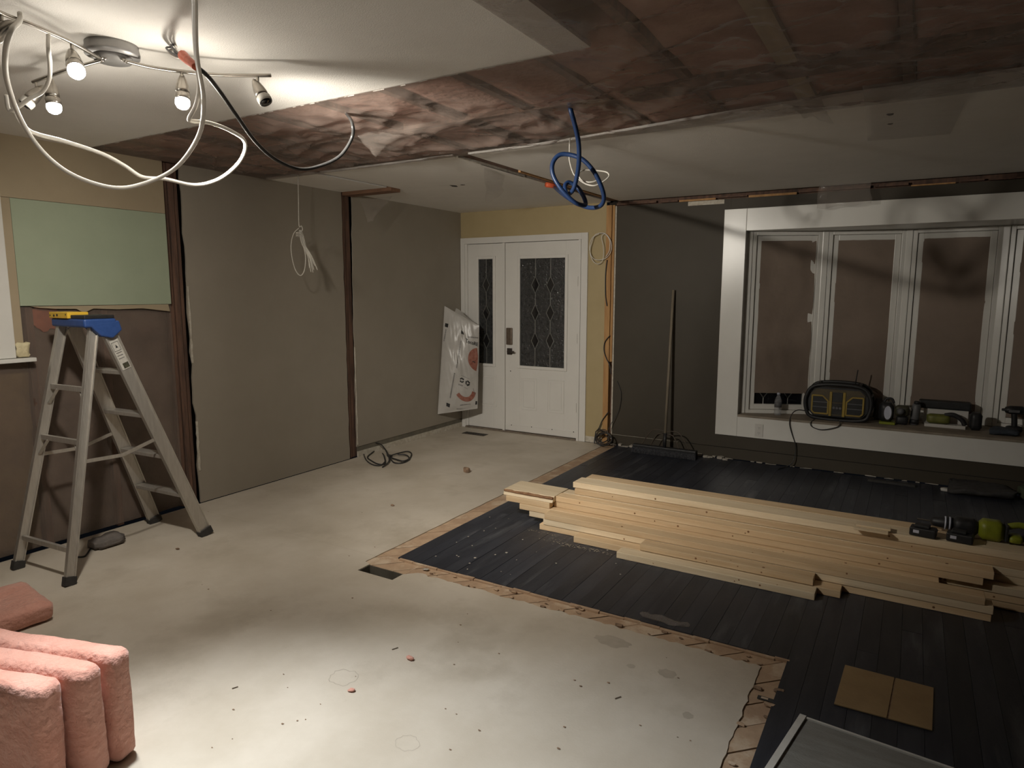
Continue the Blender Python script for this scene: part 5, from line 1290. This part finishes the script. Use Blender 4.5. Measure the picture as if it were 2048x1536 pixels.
# black tool bag heap between radio and light
xk = sx(1748, 6.52)
o = MB().softbox((xk - 0.012, 6.665, ZW), (xk + 0.055, 6.735, ZW + 0.19), (7, 6, 7), 0.010, 9, 12, 0.05).build('tool_pouch', M_GREYTH, smooth=True)
tag(o, 'dark cloth tool pouch slumped against the radio end', 'tool pouch')
# dark olive drill body, grey canister
yd = 6.55; xd = sx(1800, yd)
dr = thing('cordless_drill', (xd, yd, ZW), 'dark cordless drill lying between the work light and grey canister', 'drill')
MB().softbox((xd - 0.045, yd - 0.04, ZW + 0.075), (xd + 0.065, yd + 0.05, ZW + 0.165), (5, 5, 5), 0.003, 9, 3, 0.03).build('motor', mat('olive_plastic', (0.055, 0.052, 0.03), 0.5, (0.045, 0.043, 0.026), 20, 3), dr, smooth=True)
MB().softbox((xd - 0.03, yd - 0.03, ZW + 0.001), (xd + 0.06, yd + 0.05, ZW + 0.074), (4, 4, 4), 0.003, 9, 5, 0.02).build('battery', M_BLK, dr, smooth=True)
MB().lathe([(0.03, 0), (0.026, 0.03), (0.012, 0.05)], (xd, yd - 0.04, ZW + 0.12), (0, -1, 0), 16).build('chuck', M_GREYP, dr, smooth=True)
yg = 6.60; xg = sx(1828, yg)
cn = thing('spray_canister', (xg, yg, ZW), 'grey canister with a black sleeve on the window seat', 'canister')
MB().lathe([(0.030, 0), (0.034, 0.006), (0.034, 0.165), (0.026, 0.18)], (xg, yg, ZW), (0.06, 0, 1), 20).build('can', M_GREYP, cn, smooth=True)
MB().lathe([(0.0355, 0.01), (0.0355, 0.05)], (xg, yg, ZW), (0.06, 0, 1), 20).build('sleeve', M_BLK, cn, smooth=True)
MB().lathe([(0.022, 0.18), (0.022, 0.20), (0.018, 0.205)], (xg, yg, ZW), (0.06, 0, 1), 20).build('cap', M_BLK, cn, smooth=True)
# lime planer with white box behind and long black case on top
y5 = 6.60; xa, xb = sx(1852, y5), sx(1938, y5)
o = MB().box((xa - 0.02, y5 + 0.095, ZW), (xb, y5 + 0.20, ZW + 0.135)).build('white_box', M_PLATE, bevel=0.003)
tag(o, 'white cardboard box under the long black case', 'box')
cs = MB().box((xa - 0.06, y5 + 0.085, ZW + 0.1358), (xb + 0.015, y5 + 0.185, ZW + 0.205)).build('long_case', M_BLK, bevel=0.012)
tag(cs, 'long black plastic case lying across the white box', 'case')
for t in (0.28, 0.72):
    xq = xa + (xb - xa) * t
    MB().box((xq - 0.012, y5 + 0.081, ZW + 0.155), (xq + 0.012, y5 + 0.0855, ZW + 0.190)).build('clasp', M_RUB, cs)
tn = thing('hand_planer', ((xa + xb) / 2, y5, ZW), 'lime green hand power tool lying before the white box', 'power tool')
MB().softbox((xa + 0.0, y5 - 0.035, ZW + 0.028), (xa + 0.17, y5 + 0.05, ZW + 0.105), (7, 4, 5), 0.004, 9, 3, 0.03).build('body', mat('dull_lime', (0.16, 0.165, 0.03), 0.5, (0.11, 0.115, 0.025), 20, 3), tn, smooth=True)
MB().tube(spline([(xa + 0.13, y5, ZW + 0.10), (xa + 0.19, y5, ZW + 0.11), (xa + 0.25, y5, ZW + 0.075), (xa + 0.275, y5, ZW + 0.03)], 5), 0.019, 10).build('handle', M_BLK, tn, smooth=True)
MB().box((xa - 0.01, y5 - 0.04, ZW), (xa + 0.28, y5 + 0.05, ZW + 0.027)).build('sole_plate', M_PLATE, tn, bevel=0.004)
yw = 6.60; xw = sx(1952, yw)
o = MB().softbox((xw - 0.042, yw - 0.045, ZW), (xw + 0.042, yw + 0.06, ZW + 0.145), (5, 5, 6), 0.003, 9, 6, 0.035).build('charger', M_BLK, smooth=True)
tag(o, 'black battery charger block beside the hand power tool', 'charger')
# drill on its battery and dark bag at the end
ye = 6.66; xe = sx(2030, ye)
d2 = thing('impact_driver', (xe, ye, ZW), 'black impact driver standing on its battery at the window seat', 'drill')
MB().softbox((xe - 0.055, ye - 0.035, ZW + 0.001), (xe + 0.055, ye + 0.04, ZW + 0.05), (5, 4, 4), 0.002, 9, 8, 0.02).build('battery', M_BLK, d2, smooth=True)
MB().tube(spline([(xe, ye, ZW + 0.04), (xe - 0.004, ye, ZW + 0.10), (xe - 0.01, ye, ZW + 0.15)], 4), 0.021, 10).build('grip', M_BLK, d2, smooth=True)
MB().lathe([(0.028, -0.06), (0.034, -0.05), (0.034, 0.03), (0.024, 0.06), (0.012, 0.065), (0.010, 0.085)], (xe - 0.01, ye, ZW + 0.18), (-1, -0.2, 0), 18).build('motor', M_BLK, d2, smooth=True)
MB().box((xe - 0.05, ye - 0.045, ZW + 0.165), (xe + 0.02, ye - 0.034, ZW + 0.185)).build('badge', M_GREYP, d2)
o = MB().softbox((xe - 0.17, 6.44, ZW), (xe + 0.02, 6.58, ZW + 0.055), (9, 6, 5), 0.014, 10, 21, 0.04).build('work_gloves', mat('blue_grey_cloth', (0.045, 0.055, 0.07), 0.9, (0.03, 0.036, 0.046), 20, 5, bump=.5, bscale=50), smooth=True)
tag(o, 'bluish grey crumpled gloves lying before the impact driver', 'gloves')

# ================================================================== CLUTTER ON THE BLACK FLOOR BY THE RIGHT WALL
c = W(1965, 988, 2, ZD)
o = MB().softbox((c.x - 0.22, c.y - 0.12, ZD + 0.0005), (c.x + 0.20, c.y + 0.16, ZD + 0.07), (12, 9, 5), 0.035, 7, 31, 0.05).build('dark_tarp', M_RUB, smooth=True)
tag(o, 'crumpled dark tarp heaped on the black floor under the window', 'tarp')
c = W(1782, 968, 2, ZD)
o = MB().box((c.x - 0.17, c.y - 0.02, ZD + 0.0005), (c.x + 0.17, c.y + 0.02, ZD + 0.018)).build('wood_strip', M_RUB, bevel=0.002); tag(o, 'dark narrow strip lying along the wall foot under the window', 'strip')
c = W(2066, 1000, 2, ZD)
o = MB().softbox((c.x - 0.09, c.y - 0.10, ZD + 0.0005), (c.x + 0.12, c.y + 0.08, ZD + 0.11), (6, 6, 5), 0.02, 8, 33, 0.05).build('tool_bag', mat('dull_green', (0.06, 0.075, 0.04), 0.8, (0.04, 0.05, 0.03), 10, 4), smooth=True)
tag(o, 'dull green tool bag on the floor near the dark tarp', 'bag')
for k, (px, py) in enumerate(((1889, 982), (1958, 985), (1968, 993), (1939, 972))):
    p = W(px, py, 2, ZD); s_ = 0.028 if k == 0 else 0.016
    p.z = ZD + (0.0 if k == 0 else 0.075)
    if k: continue
    o = MB().softbox((p.x - s_, p.y - s_, ZD + 0.001), (p.x + s_, p.y + s_, ZD + s_ * 0.9), (3, 3, 3), 0.008, 20, k, 0.01).build('paper_scrap', M_PLATE)
    tag(o, 'crumpled white paper scrap on the black floor by the tarp', 'paper')
